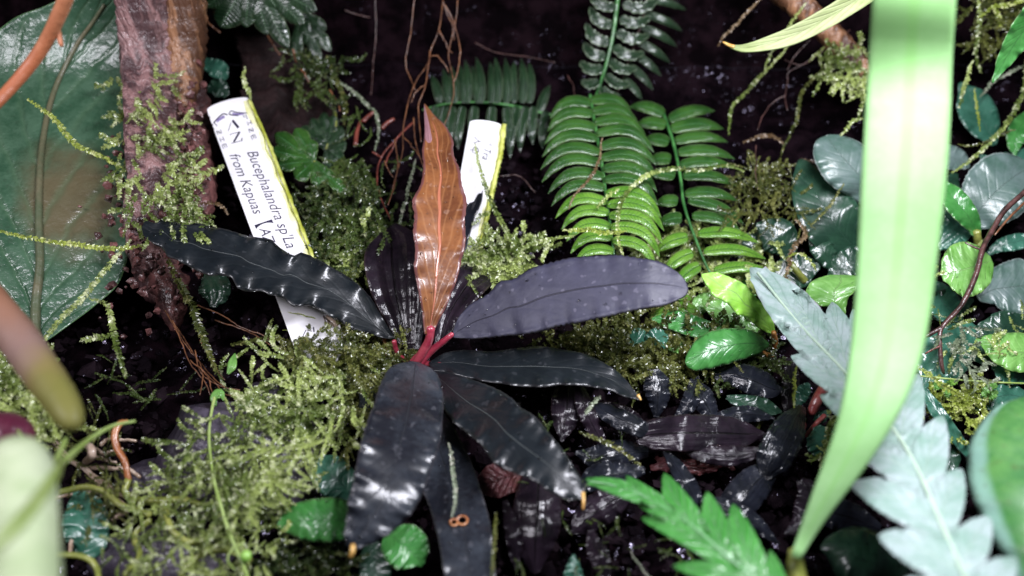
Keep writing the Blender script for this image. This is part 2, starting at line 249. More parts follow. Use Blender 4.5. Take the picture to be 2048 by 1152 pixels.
# ------------------------------------------------------------------ geometry builders
def grid_solid(T, th, uv):
    """top surface T (n, m, 3) + a bottom th cm below it, closed at the rim"""
    n, m, _ = T.shape
    du = np.gradient(T, axis=0); dv = np.gradient(T, axis=1); N = np.cross(du, dv); N /= np.linalg.norm(N, axis=2, keepdims=True)+1e-9
    flip = ((CAM-T)*N).sum() < 0
    if flip: N = -N
    B = T - N*th; V = np.vstack([T.reshape(-1, 3), B.reshape(-1, 3)]); UVs = np.vstack([uv.reshape(-1, 2)]*2)
    I = np.arange(n*m).reshape(n, m); q = np.stack([I[:-1, :-1], I[1:, :-1], I[1:, 1:], I[:-1, 1:]], -1).reshape(-1, 4)
    if flip: q = q[:, ::-1]
    qb = q[:, ::-1]+n*m; ring = np.concatenate([I[0, :], I[1:, -1], I[-1, -2::-1], I[-2:0:-1, 0]]); r2 = np.roll(ring, -1)
    rim = np.stack([ring, ring+n*m, r2+n*m, r2], -1)
    if not flip: rim = rim[:, ::-1]
    return V, np.vstack([q, qb, rim]), UVs
def edges(sp_):
    P = np.array(sp_, float); t = np.gradient(P[:, :2], axis=0); t /= np.linalg.norm(t, axis=1, keepdims=True)+1e-9
    nrm = np.stack([-t[:, 1], t[:, 0]], 1); return P[:, :2]+nrm*P[:, 2:3], P[:, :2]-nrm*P[:, 2:3]
def blade(name, mat, parent, H, spine=None, A=None, B=None, n=44, m=13, tilt=0.0, face=0.0, fold=0.0, bow=0.0, wave=0.0, wf=5, teeth=0.0, nt=22, th=0.035, bead=0.0, rolls=0.0, label=None, twist=0.0, hole=None, seed=None, slim=1.0):
    """a leaf blade from its two margins (photo pixels, base to tip) and heights H (cm) above the terrain"""
    rs = np.random.RandomState(seed if seed is not None else R.randint(1 << 30))
    if spine is not None:
        P = spline(spine, n); P[:, 2] *= slim*np.clip(1.12-.5*np.linspace(-.2, 1, n)**4, 0, 1); A, B = edges(P)
    else: A, B = spline(A, n)[:, :2], spline(B, n)[:, :2]
    s = np.linspace(0, 1, n)[:, None]; t = np.linspace(0, 1, m)[None, :]; x = 2*t-1; a = np.abs(x)
    mid = (A+B)/2; Wd = np.linalg.norm(A-B, axis=1)[:, None]/2
    env = np.sin(np.pi*np.clip(s, 0, 1))**0.35
    k = x*np.ones_like(s)
    uvx = mid[:, None, :]+(B-A)[:, None, :]/2*k[..., None]
    if teeth:
        ph = rs.rand()*6; tt = (np.abs(np.sin(np.pi*(nt*s+ph+0.15*np.sin(9*s))))**0.7)*teeth*env*(0.6+0.6*rs.rand(n, 1))
        d = (B-A)/(np.linalg.norm(B-A, axis=1, keepdims=True)+1e-6); uvx = uvx + d[:, None, :]*(tt*np.sign(x)*a**8)[..., None]
    Hs = np.interp(np.linspace(0, 1, n), np.linspace(0, 1, len(H)), H); Hs = np.convolve(np.r_[[Hs[0]]*3, Hs, [Hs[-1]]*3], np.ones(7)/7, 'valid')[:, None]
    wcm = Wd*0.0146
    p1, p2 = rs.rand()*6, rs.rand()*6
    wv = np.where(x < 0, np.sin(2*np.pi*wf*s+p1)+0.5*np.sin(2*np.pi*wf*1.9*s+p2), np.sin(2*np.pi*wf*1.07*s+p2)+0.5*np.sin(2*np.pi*wf*2.1*s+p1))
    Z = Hs + tilt*x*wcm + fold*a*wcm - bow*x*x*wcm + wave*wv*a**2.2*env + twist*(s-0.5)*x*wcm
    if face: Z = Z + face*0.011*(mid[:, 1].mean()-uvx[..., 1])
    if bead: Z = Z + bead*np.abs(np.sin(np.pi*(nt*s)))*(a > 0.97)*env
    if rolls: Z = Z + rolls*np.cos(x*3.3*np.pi)*env*wcm
    T = at(uvx[..., 0], uvx[..., 1], Z)
    uv = np.stack([t*np.ones_like(s), s*np.ones_like(t)], -1)
    V, F, U = grid_solid(T, th, uv)
    if hole is not None:        # (s, t, radius px) eaten through the blade
        keep = []
        flat = np.vstack([uvx.reshape(-1, 2)]*2)
        for q in F:
            c = flat[q].mean(0)
            if all((c[0]-hx)**2+(c[1]-hy)**2 > hr*hr for hx, hy, hr in hole): keep.append(q)
        F = np.array(keep)
    o = mesh(name, V, F, M[mat], parent, T[0, m//2], U)
    if label: o['label'] = label
    o['_T'] = 0; del o['_T']
    SURF[o.name] = T
    return o
SURF = {}
def tubegeo(P, rad, sides=8, rough=0.0, seed=0):
    P = np.asarray(P, float); n = len(P); rad = np.broadcast_to(rad, (n,)).astype(float); rs = np.random.RandomState(seed)
    T = np.gradient(P, axis=0); T /= np.linalg.norm(T, axis=1, keepdims=True)+1e-9
    ref = np.array([0.31, -0.8, 0.52]); N = np.cross(T, ref); N /= np.linalg.norm(N, axis=1, keepdims=True)+1e-9; Bn = np.cross(T, N)
    an = np.linspace(0, 2*np.pi, sides, endpoint=False); r = rad[:, None]*np.ones((n, sides))
    if rough:
        base = 1+rough*np.cumsum(rs.randn(n, sides)*0.35, axis=0)/np.sqrt(np.arange(1, n+1))[:, None]*0.8+rough*0.6*rs.randn(1, sides)+rough*.25*rs.randn(n, sides); r = r*np.clip(base, .6, 1.5)
    V = P[:, None, :]+r[..., None]*(np.cos(an)[None, :, None]*N[:, None, :]+np.sin(an)[None, :, None]*Bn[:, None, :])
    I = np.arange(n*sides).reshape(n, sides); J = np.roll(I, -1, axis=1)
    q = np.stack([I[:-1], J[:-1], J[1:], I[1:]], -1).reshape(-1, 4).tolist()
    V = np.vstack([V.reshape(-1, 3), P[:1]-T[:1]*rad[0]*.5, P[-1:]+T[-1:]*rad[-1]*.6]); a, b_ = n*sides, n*sides+1
    q += [[a, J[0, i], I[0, i]] for i in range(sides)]+[[b_, I[-1, i], J[-1, i]] for i in range(sides)]
    return V, q
def pts3(pts, n):
    P = spline(pts, n); return at(P[:, 0], P[:, 1], P[:, 2]), P
def tube(name, mat, pts, parent=None, n=24, sides=8, rough=0.0, seed=1, label=None, wob=0.0):
    """pts: (u, v, h, radius in photo pixels)"""
    X, P = pts3(pts, n)
    if wob: rs = np.random.RandomState(seed); X = X+np.cumsum(rs.randn(n, 3), 0)*wob/ math.sqrt(n)*np.sin(np.linspace(0, np.pi, n))[:, None]
    V, F = tubegeo(X, P[:, 3]*pxcm(P[:, 1], P[:, 2]), sides, rough, seed)
    o = mesh(name, V, F, M[mat], parent, X[0])
    if label: o['label'] = label
    return o
def merge(parts):
    Vs, Fs, k = [], [], 0
    for V, F in parts:
        V = np.asarray(V); Vs.append(V); Fs += [[i+k for i in q] for q in (F.tolist() if hasattr(F, 'tolist') else F)]; k += len(V)
    return np.vstack(Vs), Fs
class Moss:
    """feathery strands: a thread of a stem and alternate leaflets"""
    def __init__(s): s.V, s.F, s.k = [], [], 0
    def raw(s, V, F):
        s.V.append(V); s.F.append(F+s.k); s.k += len(V)
    def strand(s, X, ll=0.10, lw=0.035, gap=0.045, rs=R, spread=0.9, stem=0.010):
        X = np.asarray(X); L = np.r_[0, np.cumsum(np.linalg.norm(np.diff(X, axis=0), axis=1))]; n = max(4, int(L[-1]/gap)); x = np.linspace(0, L[-1], n)
        P = np.stack([np.interp(x, L, X[:, i]) for i in range(3)], 1); T = np.gradient(P, axis=0); T /= np.linalg.norm(T, axis=1, keepdims=True)+1e-9
        Vd = CAM-P; Vd /= np.linalg.norm(Vd, axis=1, keepdims=True); Sd = np.cross(T, Vd); Sd /= np.linalg.norm(Sd, axis=1, keepdims=True)+1e-9
        # stem: a flat-sided thread
        st = np.stack([P+Sd*stem, P-Sd*stem*.6+Vd*stem, P-Sd*stem*.6-Vd*stem], 1).reshape(-1, 3); I = np.arange(3*n).reshape(n, 3); J = np.roll(I, -1, 1)
        s.raw(st, np.stack([I[:-1], J[:-1], J[1:], I[1:]], -1).reshape(-1, 4))
        for rep in range(2):
            sg = np.where(np.arange(n) % 2 == rep, 1, -1)[:, None]
            tp = (np.sin(np.linspace(0.25, np.pi*0.93, n))**0.5)[:, None]
            D = T*(0.55+0.25*rs.rand(n, 1))+Sd*sg*spread*(0.7+0.5*rs.rand(n, 1))+Vd*(rs.rand(n, 1)-0.35)*(1.1 if rep == 0 else .5)
            D /= np.linalg.norm(D, axis=1, keepdims=True); l = ll*tp*(0.65+0.6*rs.rand(n, 1))
            W = np.cross(D, Vd+0.9*rs.randn(n, 3)); W /= np.linalg.norm(W, axis=1, keepdims=True)+1e-9; W *= lw*tp
            Nn = np.cross(D, W); Nn /= np.linalg.norm(Nn, axis=1, keepdims=True)+1e-9
            K = np.stack([P, P+D*l*.45+W, P+D*l-Nn*l*.12, P+D*l*.45-W], 1).reshape(-1, 3); s.raw(K, np.arange(4*n).reshape(n, 4))
    def build(s, name, mat, parent=None, origin=None):
        V = np.vstack(s.V); F = np.vstack(s.F); return mesh(name, V, F, M[mat], parent, origin, smooth=False)
def wobble(P, amp, rs):
    n = len(P); w_ = np.cumsum(rs.randn(n, P.shape[1]), 0); w_ -= np.linspace(0, 1, n)[:, None]*w_[-1]; return P+w_*amp/math.sqrt(n)
def moss_strand(pts, label, mat='moss', ll=7, lw=2.4, gap=3.0, side=(), stem=0.7, cat='moss strand', group='loose strands of moss'):
    rs = np.random.RandomState(abs(hash(label)) % 1 if False else int(sum(ord(c)*(i+1) for i, c in enumerate(label)) % 99991)); mo = Moss(); first = None
    for q in (pts,)+tuple(side):
        P = spline([(a, b_, c) for a, b_, c in q], 30); P[:, :2] = wobble(P[:, :2], 3.5, rs); X = at(P[:, 0], P[:, 1], P[:, 2]); k = pxcm(P[15, 1], P[15, 2])
        if first is None: first = X[0]
        mo.strand(X, ll*k, lw*k, gap*k, rs, stem=stem*k)
    return props(mo.build('moss_strand', mat, None, first), label, cat, group)
def moss_clump(poly, label, count, mat='moss', h=(0.2, 1.2), length=(35, 90), head=None, ll=7, lw=2.4, gap=3.4, name='moss_clump', seed=3, group=None, rise=0.5, hfun=None):
    rs = np.random.RandomState(seed); P = np.array(poly, float); lo, hi = P.min(0), P.max(0); mo = Moss(); k = 0
    while k < count:
        u, v = lo+(hi-lo)*rs.rand(2)
        if not inpoly(np.array([u]), np.array([v]), poly)[0]: continue
        k += 1; L = length[0]+(length[1]-length[0])*rs.rand(); th = (head+rs.randn()*0.8) if head is not None else rs.rand()*6.28; n = 12; cu = rs.randn()*0.9
        an = th+cu*np.linspace(0, 1, n)+np.cumsum(rs.randn(n)*.12); st = L/n; U = u+np.cumsum(np.cos(an))*st; W = v+np.cumsum(np.sin(an))*st
        h0 = h[0]+(h[1]-h[0])*rs.rand(); h0 += hfun(u, v) if hfun else 0
        Hh = h0+rise*np.sin(np.linspace(0.1, 2.6, n))*(0.4+rs.rand()); X = at(U, W, Hh); kk = pxcm(v, h0); sc = 0.75+0.5*rs.rand()
        mo.strand(X, ll*kk*sc, lw*kk*sc, gap*kk, rs, stem=.6*kk)
        if rs.rand() < .6:
            i = rs.randint(3, 8); a2 = an[i]+rs.choice([-1, 1])*(.6+.4*rs.rand()); m2 = 8; U2 = U[i]+np.cumsum(np.cos(np.full(m2, a2)))*st; W2 = W[i]+np.sin(a2)*st*np.arange(1, m2+1)
            mo.strand(at(U2, W2, Hh[i]+.15*np.sin(np.linspace(0, 2.5, m2))), ll*kk*sc*.9, lw*kk*sc, gap*kk, rs, stem=.5*kk)
    return props(mo.build(name, mat), label, 'moss', group, 'stuff')
ICO = None
def ico(sub=1):
    import bmesh
    bm = bmesh.new(); bmesh.ops.create_icosphere(bm, subdivisions=sub, radius=1); V = np.array([v.co[:] for v in bm.verts]); F = [[v.index for v in f_.verts] for f_ in bm.faces]; bm.free(); return V, F
ICO1, ICO2, ICO3 = ico(1), ico(2), ico(3)
def drops(parent, T, n, r=(0.012, 0.035), seed=1, tr=(0.05, 0.95), sr=(0.08, 0.95), edge=False):
    rs = np.random.RandomState(seed); N, Mm, _ = T.shape; parts = []
    for i in range(n):
        a = int((sr[0]+(sr[1]-sr[0])*rs.rand())*(N-1)); c = rs.choice([0, Mm-1]) if edge else int((tr[0]+(tr[1]-tr[0])*rs.rand())*(Mm-1)); p = T[a, c]
        a2, c2 = min(a+1, N-1), min(c+1, Mm-1); q = T[a2, c2]; p = p+(q-p)*rs.rand(); r_ = r[0]+(r[1]-r[0])*rs.rand()**2
        v = CAM-p; v /= np.linalg.norm(v); s_ = np.array([1+.5*rs.rand(), 1+.3*rs.rand(), .8]); parts.append((ICO2[0]*r_*s_+p+v*r_*.45, ICO2[1]))
    V, F = merge(parts); o = mesh('water_droplets', V, F, M['water'], parent); o['kind'] = 'stuff'; return o
# ------------------------------------------------------------------ the setting: ground and back wall
ys = np.r_[np.linspace(-26, -12, 30), np.linspace(-11.9, 7.9, 200)]; yw = np.linspace(7.9, 17.2, 230); xs = np.linspace(-34, 34, 330)
def sheet(name, yy, mat, amp):
    Z = f(yy); prof = np.stack([yy, Z], 1); tg = np.gradient(prof, axis=0); tg /= np.linalg.norm(tg, axis=1, keepdims=True)
    V = np.zeros((len(yy), len(xs), 3))
    for i in range(len(yy)):
        for j in range(len(xs)):
            x, y, z = xs[j], yy[i], Z[i]; p = Vector((x*.35, y*.35, z*.35)); d = amp*(mnoise.fractal(p, 1, 2, 3)*0.9+0.35*mnoise.noise(Vector((x*2.2, y*2.2, z*2.2)))+0.22*mnoise.noise(Vector((x*5, y*5, z*5))))
            V[i, j] = (x, y-tg[i, 1]*(d-.35), z+tg[i, 0]*(d-.35))
    I = np.arange(V.shape[0]*V.shape[1]).reshape(V.shape[:2]); q = np.stack([I[:-1, :-1], I[:-1, 1:], I[1:, 1:], I[1:, :-1]], -1).reshape(-1, 4)
    return props(mesh(name, V.reshape(-1, 3), q, M[mat], None, np.zeros(3)), kind='structure')
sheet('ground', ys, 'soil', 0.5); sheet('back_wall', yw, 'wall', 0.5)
def rocks(n, poly, r, seed, h=-0.2):
    rs = np.random.RandomState(seed); parts = []; P = np.array(poly, float); lo, hi = P.min(0), P.max(0)
    while len(parts) < n:
        u, v = lo+(hi-lo)*rs.rand(2)
        if not inpoly(np.array([u]), np.array([v]), poly)[0]: continue
        rr = r[0]+(r[1]-r[0])*rs.rand()**2.5; V = ICO1[0]*(1+.28*rs.randn(len(ICO1[0]), 1)); V = V*rr*np.array([1, .8+.4*rs.rand(), .6+.3*rs.rand()]); parts.append((V+at(u, v, h+.25*rs.rand()), ICO1[1]))
    return merge(parts)
V, F = rocks(5200, [(-60, 1240), (2110, 1240), (2110, 330), (1000, 300), (-60, 380)], (0.05, 0.24), 5, 0.05)
props(mesh('soil_grains', V, F, M['grain'], None, None, smooth=False), 'wet black grains of substrate covering the ground between the plants', 'soil', None, 'stuff')
def stone(label, u, v, h, ru, rv, rd, seed, mat='stone', name='stone'):
    p = at(u, v, h); k = pxcm(v, h); V = ICO3[0].copy(); V = np.array([x*(1+.30*mnoise.noise(Vector(x)*1.6+Vector((seed, 0, 0)))+.10*mnoise.noise(Vector(x)*4+Vector((seed, 3, 0)))+.04*mnoise.noise(Vector(x)*9)) for x in V])
    W = V[:, 0:1]*RT*ru*k+V[:, 1:2]*UP*rv*k+V[:, 2:3]*FW*rd
    return props(mesh(name, W+p, ICO3[1], M[mat], None, p), label, 'stone')
stone('violet grey stone rising under the moss mound at lower left', 480, 945, 0, 168, 135, 1.3, 1)
stone('grey stone slab with a pale rim beside the orange root tip', 315, 965, 0.3, 75, 45, .6, 2)
stone('small violet stone peeping out above the bright moss mound', 530, 790, .7, 42, 26, .5, 3)
stone('dark stone under the moss at the bottom edge of the picture', 330, 1120, 0.2, 130, 70, .8, 4)
stone('small slate grey stone ringed by moss under the green leaves', 1290, 735, .4, 22, 18, .3, 5)
# ------------------------------------------------------------------ driftwood
t = thing('driftwood_branch', 'upright violet brown driftwood branch with moss growing on it, beside the large oval leaf', 'driftwood', at(300, 500, 1))
tube('trunk', 'wood', [(292, -60, 3.6, 62), (296, 60, 3.4, 58), (300, 160, 3.2, 52), (305, 260, 3.0, 50), (315, 360, 2.7, 56), (315, 450, 2.2, 62), (310, 540, 1.4, 42), (312, 600, .8, 20)], t, 60, 20, .22, 4)
tube('ridge', 'woodtan', [(366, -60, 3.6, 36), (370, 60, 3.4, 34), (368, 140, 3.2, 30), (362, 200, 3.0, 22), (355, 240, 2.8, 10)], t, 40, 14, .2, 5)
tube('bark', 'bark', [(380, 150, 2.3, 12), (384, 200, 2.1, 24), (380, 270, 2.0, 30), (376, 340, 2.0, 38), (375, 410, 2.3, 36), (368, 450, 2.1, 18)], t, 50, 18, .45, 6)
parts = []; rs = np.random.RandomState(4)
for i in range(420):
    u, v = 290+rs.randn()*45, 430+rs.randn()*100
    if rs.rand() < .5: u, v = 376+rs.randn()*14, 300+rs.randn()*85
    h_ = 2.9+rs.rand()*.5 - max(0, (v-480))*.008; parts.append((ICO1[0]*(1+.3*rs.randn(12, 1) if len(ICO1[0]) == 12 else 1+.3*rs.randn(len(ICO1[0]), 1))*(.04+.09*rs.rand())+at(u, v, h_), ICO1[1]))
V, F = merge(parts); o = mesh('bark_crumbs', V, F, M['bark'], t, None, smooth=False); o['kind'] = 'stuff'
t2 = thing('driftwood_branch', 'slanting tan driftwood branch at upper right behind the broad strap leaf', 'driftwood', at(1730, 150, 1.2))
tube('trunk', 'woodtan', [(1520, -60, 1.6, 22), (1600, 15, 1.8, 24), (1660, 70, 2, 22), (1710, 125, 2, 20), (1760, 190, 1.8, 18), (1800, 260, 1.4, 16)], t2, 40, 14, .25, 8)
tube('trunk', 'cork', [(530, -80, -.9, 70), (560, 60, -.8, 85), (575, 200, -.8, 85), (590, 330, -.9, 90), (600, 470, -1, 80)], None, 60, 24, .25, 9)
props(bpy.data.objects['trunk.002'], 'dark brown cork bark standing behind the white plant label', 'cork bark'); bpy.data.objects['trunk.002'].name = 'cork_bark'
tube('fallen_bark', 'bark', [(250, 470, 1.6, 20), (300, 520, 1.7, 38), (330, 570, 1.5, 34), (345, 625, 1.1, 22), (350, 660, .7, 8)], None, 30, 14, .5, 11)
props(bpy.data.objects['fallen_bark'], 'crumbling reddish bark lump at the foot of the mossy branch', 'bark')
# ------------------------------------------------------------------ plant labels
def tag(label, corners, hs, n_teeth, seed):
    """corners: top left, top right, bottom right, bottom left in photo pixels"""
    c = [at(*corners[i], hs[i]) for i in range(4)]; top = (c[0]+c[1])/2; bot = (c[2]+c[3])/2
    ey = bot-top; L = np.linalg.norm(ey); ey /= L; ex = c[1]-c[0]; ex -= ey*(ex@ey); W = np.linalg.norm(ex); ex /= W; nz = np.cross(ex, ey)
    if nz@(CAM-top) < 0: nz = -nz
    t = thing('plant_label', label, 'plant label', top)
    def hit(u, v, lift=0.02):
        d = at(u, v, 0)-CAM; o_ = top+nz*lift; k = ((o_-CAM)@nz)/(d@nz); return CAM+d*k
    def loc(p, lift): return top+ex*p[0]+ey*p[1]+nz*lift
    w2 = W/2; out = []
    for i in range(17):
        an = math.pi-math.pi*i/16; out.append((w2*math.cos(an)*(.99), -math.sin(an)*w2*.28+0.12))
    out.append((w2, L)); out.append((w2*.3, L+.35)); out.append((-w2*.6, L+.3)); out.append((-w2, L-.1))
    # nibbled edge
    rs = np.random.RandomState(seed); nib = [(-w2+(.045*rs.rand() if i % 2 else -0.01), .95-.075*i) for i in range(n_teeth)]
    out += nib; n = len(out)
    Vt = [loc(p, .02) for p in out]+[loc(p, -.05) for p in out]; F = [list(range(n)), list(range(2*n-1, n-1, -1))]+[[i, i+n, (i+1) % n+n, (i+1) % n] for i in range(n)]
    mesh('label_blade', Vt, F, M['tag'], t, top, smooth=False)
    return t, hit, loc, ex, ey, nz, w2, L
def ribbon(pts, hit, wd, lift=.024):
    """thin flat stroke on the label through photo pixels, wd in pixels"""
    P = np.array(pts, float); tn = np.gradient(P, axis=0); tn /= np.linalg.norm(tn, axis=1, keepdims=True); nn = np.stack([-tn[:, 1], tn[:, 0]], 1)*wd/2
    V = np.array([hit(*(p+q), lift) for p, q in zip(P, nn)]+[hit(*(p-q), lift) for p, q in zip(P, nn)]); n = len(P); return V, [[i, i+1, n+i+1, n+i] for i in range(n-1)]
def text(s, start, end_dir, size_px, hit, parent, nz, mat, xs_=0.85, shear=0.3, name='lettering', off=0.0):
    cu = bpy.data.curves.new('t', 'FONT'); cu.body = s; cu.size = 1; cu.shear = shear; cu.resolution_u = 3; cu.offset = off
    o = bpy.data.objects.new('t', cu); C.objects.link(o); bpy.context.view_layer.update()
    me = bpy.data.meshes.new_from_object(o.evaluated_get(bpy.context.evaluated_depsgraph_get())); bpy.data.objects.remove(o)
    p0 = hit(*start, .026); p1 = hit(*end_dir, .026); X = p1-p0; X /= np.linalg.norm(X); Y = np.cross(nz, X); k = size_px*pxcm(start[1], 2.5)
    V = np.array([v.co[:] for v in me.vertices]); V = p0+V[:, 0:1]*X*k*xs_+V[:, 1:2]*Y*k
    F = [list(p.vertices) for p in me.polygons]; return mesh(name, V, F, M[mat], parent, p0, smooth=False)
T1, hit, loc, ex, ey, nz, w2, L = tag('long white plant label with nibbled left edge and printed lettering behind a black leaf', [(411, 212), (497, 196), (700, 700), (596, 716)], (3.0, 2.9, 1.7, 1.7), 9, 1)
text("Bucephalandra sp'La", (493, 303), (615, 598), 29, hit, T1, nz, 'ink', 1.06, off=-.003)
text('from Kapuas', (458, 309), (574, 590), 28, hit, T1, nz, 'ink', 1.10, off=-.003)
text('\u3010', (505, 432), (587, 630), 38, hit, T1, nz, 'ink', .9, 0)
text('AZ', (518, 458), (566, 574), 29, hit, T1, nz, 'ink', 1.0)
lg = [([(465, 240.5), (477, 255.5)], 5, 'ink'), ([(462, 245), (456.5, 262)], 1.2, 'ink'), ([(479.3, 263.5), (467.4, 284)], 3.6, 'ink'), ([(479, 264), (462, 268), (461, 271)], 1.1, 'ink'), ([(463, 286.5), (484, 281)], 1.2, 'ink'), ([(484, 276), (483.5, 282)], 2, 'ink'),
      ([(427, 246), (437, 235), (447, 227.5), (455, 230)], 2.4, 'ink'), ([(434, 252), (429, 246)], 1.6, 'ink'), ([(433, 243), (441, 237), (449, 233)], 5.5, 'inksoft'), ([(458, 228), (462, 222), (475, 225), (494, 226)], 2.0, 'ink'), ([(458, 228), (464, 230), (477, 231)], 2.4, 'ink'), ([(465, 227), (477, 228.5), (488, 227)], 4, 'inksoft'), ([(486, 230), (489, 235)], 1.6, 'ink'), ([(491, 229), (495, 238)], 1.4, 'ink')]
lp = {'ink': [], 'inksoft': []}
for p, wd, mt in lg: lp[mt].append(ribbon(spline(p, 4*len(p)) if len(p) > 2 else p, hit, wd, .027 if mt == 'ink' else .023))
def stroke_text(rows):
    for (x, y), segs in rows:
        dx, dy = (0.93, -0.36), (0.36, 0.93)
        for a, b_ in segs: lp['ink'].append(ribbon([(x+a[0]*dx[0]+a[1]*dy[0], y+a[0]*dx[1]+a[1]*dy[1]), (x+b_[0]*dx[0]+b_[1]*dy[0], y+b_[0]*dx[1]+b_[1]*dy[1])], hit, 1.25, .025))
E = [((0, 0), (0, 8)), ((0, 0), (8, 0)), ((4, 0), (4, 7)), ((8, 0), (8, 8))]; Z2 = [((0, 0), (8, 8)), ((0, 1), (0, 8)), ((8, 0), (8, 7)), ((4, 1), (4, 7))]; HH = [((0, 0), (0, 9)), ((7, 0), (7, 9)), ((2, 4), (6, 5))]
stroke_text([((433, 262), Z2), ((439, 276), HH), ((444, 290), E), ((494, 243), HH), ((497, 258), Z2), ((502, 272), E)])
for mt in lp:
    V, F = merge(lp[mt]); o = mesh('logo' if mt == 'ink' else 'logo_ribbon', V, F, M[mt], T1, None, smooth=False)
mo = Moss(); rs = np.random.RandomState(5)
pe = [(497, 200), (512, 232), (531, 274), (552, 328), (573, 382), (600, 450), (627, 517)]
P = spline(pe, 40); V, F = tubegeo(np.array([hit(u+1, v, .03) for u, v in P]), .05*(1+.4*rs.rand(40)), 6, .5, 2); mesh('algae_edge', V, F, M['algae'], T1)
V, F = ribbon([(u-6-3*math.sin(v*.09), v+1) for u, v in P], hit, 13, .0215); mesh('algae_film', V, F, M['algaestain'], T1, smooth=False)
V, F = ribbon([(u-5-2.5*math.sin(v*.11), v) for u, v in spline([(503, 200), (519, 240), (540, 300), (560, 350), (585, 410), (612, 480), (622, 510)], 30)], hit, 2.4, .026); mesh('algae_line', V, F, M['algae'], T1, smooth=False)
V, F = merge([ribbon(spline([(600, 688), (606, 672), (612, 660)], 6), hit, 1.6), ribbon([(622, 690), (624, 676)], hit, 3), ribbon([(628, 664), (627, 654)], hit, 2.5), ribbon([(588, 686), (592, 690)], hit, 2)]); mesh('speck', V, F, M['ink'], T1, smooth=False)
T2, hit2, loc2, ex2, ey2, nz2, w22, L2 = tag('shorter white plant label standing behind the amber leaf, its top blank', [(941, 236), (1006, 250), (952, 545), (892, 532)], (2.6, 2.5, 1.3, 1.4), 0, 2)
text('* Tra', (972, 282), (955, 360), 21, hit2, T2, nz2, 'ink', .95, .25)
text('\u5165 C/', (950, 272), (935, 350), 20, hit2, T2, nz2, 'ink', .9, .2)
V, F = merge([ribbon([(954, 253), (972, 257), (990, 263)], hit2, 1), ribbon([(939, 299), (950, 301), (957, 303)], hit2, 1)]); mesh('ruled_line', V, F, M['ink'], T2, smooth=False)
P = spline([(1008, 250), (1002, 300), (990, 355), (980, 400), (966, 465), (954, 530)], 40); V, F = tubegeo(np.array([hit2(u, v, .02) for u, v in P]), .06*(1+.4*rs.rand(40)), 6, .5, 3); mesh('algae_edge', V, F, M['algae'], T2)
V, F = ribbon([(u-5, v+1) for u, v in P], hit2, 11, .0215); mesh('algae_film', V, F, M['algaestain'], T2, smooth=False)
mo = Moss(); mo.strand(np.array([hit2(u+2, v, .05) for u, v in P]), .09, .02, .03, rs); mo.build('algae_fringe', 'mosslime', T2)['kind'] = 'stuff'
# ------------------------------------------------------------------ the main plant
base = at(835, 722, 1.0)
main = thing('bucephalandra_plant', 'black leaved rosette plant in the middle with one upright amber leaf and crimson stalks', 'plant', base)
def pet(pts, mat='petiole'): return tube('petiole', mat, pts, main, 16, 8)
pet([(826, 735, 1.3, 9), (845, 705, 1.9, 10), (858, 680, 2.4, 9), (862, 655, 2.8, 9)])
pet([(832, 738, 1.2, 8), (858, 706, 1.7, 8), (885, 684, 2.1, 7), (905, 668, 2.4, 5)])
pet([(822, 735, 1.1, 10), (834, 722, 1.4, 13), (845, 712, 1.5, 12), (850, 704, 1.6, 9)])
pet([(818, 730, .9, 5), (795, 705, 1.4, 5), (788, 682, 1.9, 5)], 'petiole'); pet([(782, 730, .6, 6), (775, 705, 1, 6), (768, 675, 1.2, 5)], 'petorange')
pet([(850, 728, 1.2, 6), (880, 728, 1.4, 6), (905, 735, 1.5, 4)])
# back dark leaves
o = blade('leaf', 'brownshine', main, [1.2, 1.8, 2.2, 2.0], A=[(800, 690), (772, 640), (745, 590), (730, 530), (735, 495), (765, 462)], B=[(830, 690), (832, 640), (836, 590), (838, 520), (832, 470), (790, 445)], fold=.45, wave=.03, teeth=1.5, rolls=.08, label='dark glossy pleated leaf behind the amber leaf')
blade('leaf', 'brownshine', main, [1.2, 1.7, 2.2, 2.0], A=[(812, 700), (812, 650), (818, 600), (822, 560), (835, 520)], B=[(840, 700), (850, 650), (855, 600), (850, 560), (838, 520)], fold=-.5, rolls=.12)
blade('leaf', 'brownshine', main, [1.5, 1.9, 2.0, 1.6], A=[(868, 690), (880, 620), (905, 560), (930, 530), (985, 535)], B=[(890, 690), (915, 640), (950, 600), (975, 575), (1000, 545)], fold=.35, wave=.04, teeth=1.5, rolls=.1, tilt=.3)
o = blade('leaf', 'ebony', main, [1.6, 1.9, 1.9, 1.7], spine=[(905, 560, 3), (922, 500, 8), (932, 440, 14), (942, 395, 22), (950, 362, 18), (958, 340, 3)], fold=.4, rolls=.1, wave=.03, tilt=-.3, label='small glossy black leaf in front of the shorter white label')
# left leaf
LA = [(790, 676), (762, 632), (738, 592), (700, 557), (662, 535), (642, 523), (604, 506), (588, 512), (555, 493), (541, 480), (493, 472), (451, 459), (420, 455), (399, 447), (365, 450), (333, 436), (310, 447), (292, 441), (283, 455)]
LB = [(780, 678), (755, 672), (728, 664), (700, 654), (660, 630), (625, 612), (590, 611), (568, 596), (540, 588), (521, 580), (495, 582), (476, 574), (462, 553), (440, 550), (417, 548), (382, 534), (355, 518), (335, 512), (322, 494), (290, 474), (283, 455)]
o = blade('leaf', 'black', main, [1.9, 2.7, 3.2, 3.6, 3.9, 4.0, 3.9], A=LA, B=LB, n=90, m=17, tilt=.25, fold=.12, bow=.1, wave=.13, wf=8, teeth=1.6, nt=34, seed=11, face=.25, label='long black wavy leaf reaching left across the white label')
drops(o, SURF[o.name], 26, (.012, .03), 3); drops(o, SURF[o.name], 26, (.02, .045), 13, edge=True)  # edge droplets added as the bright glints along the wavy margin
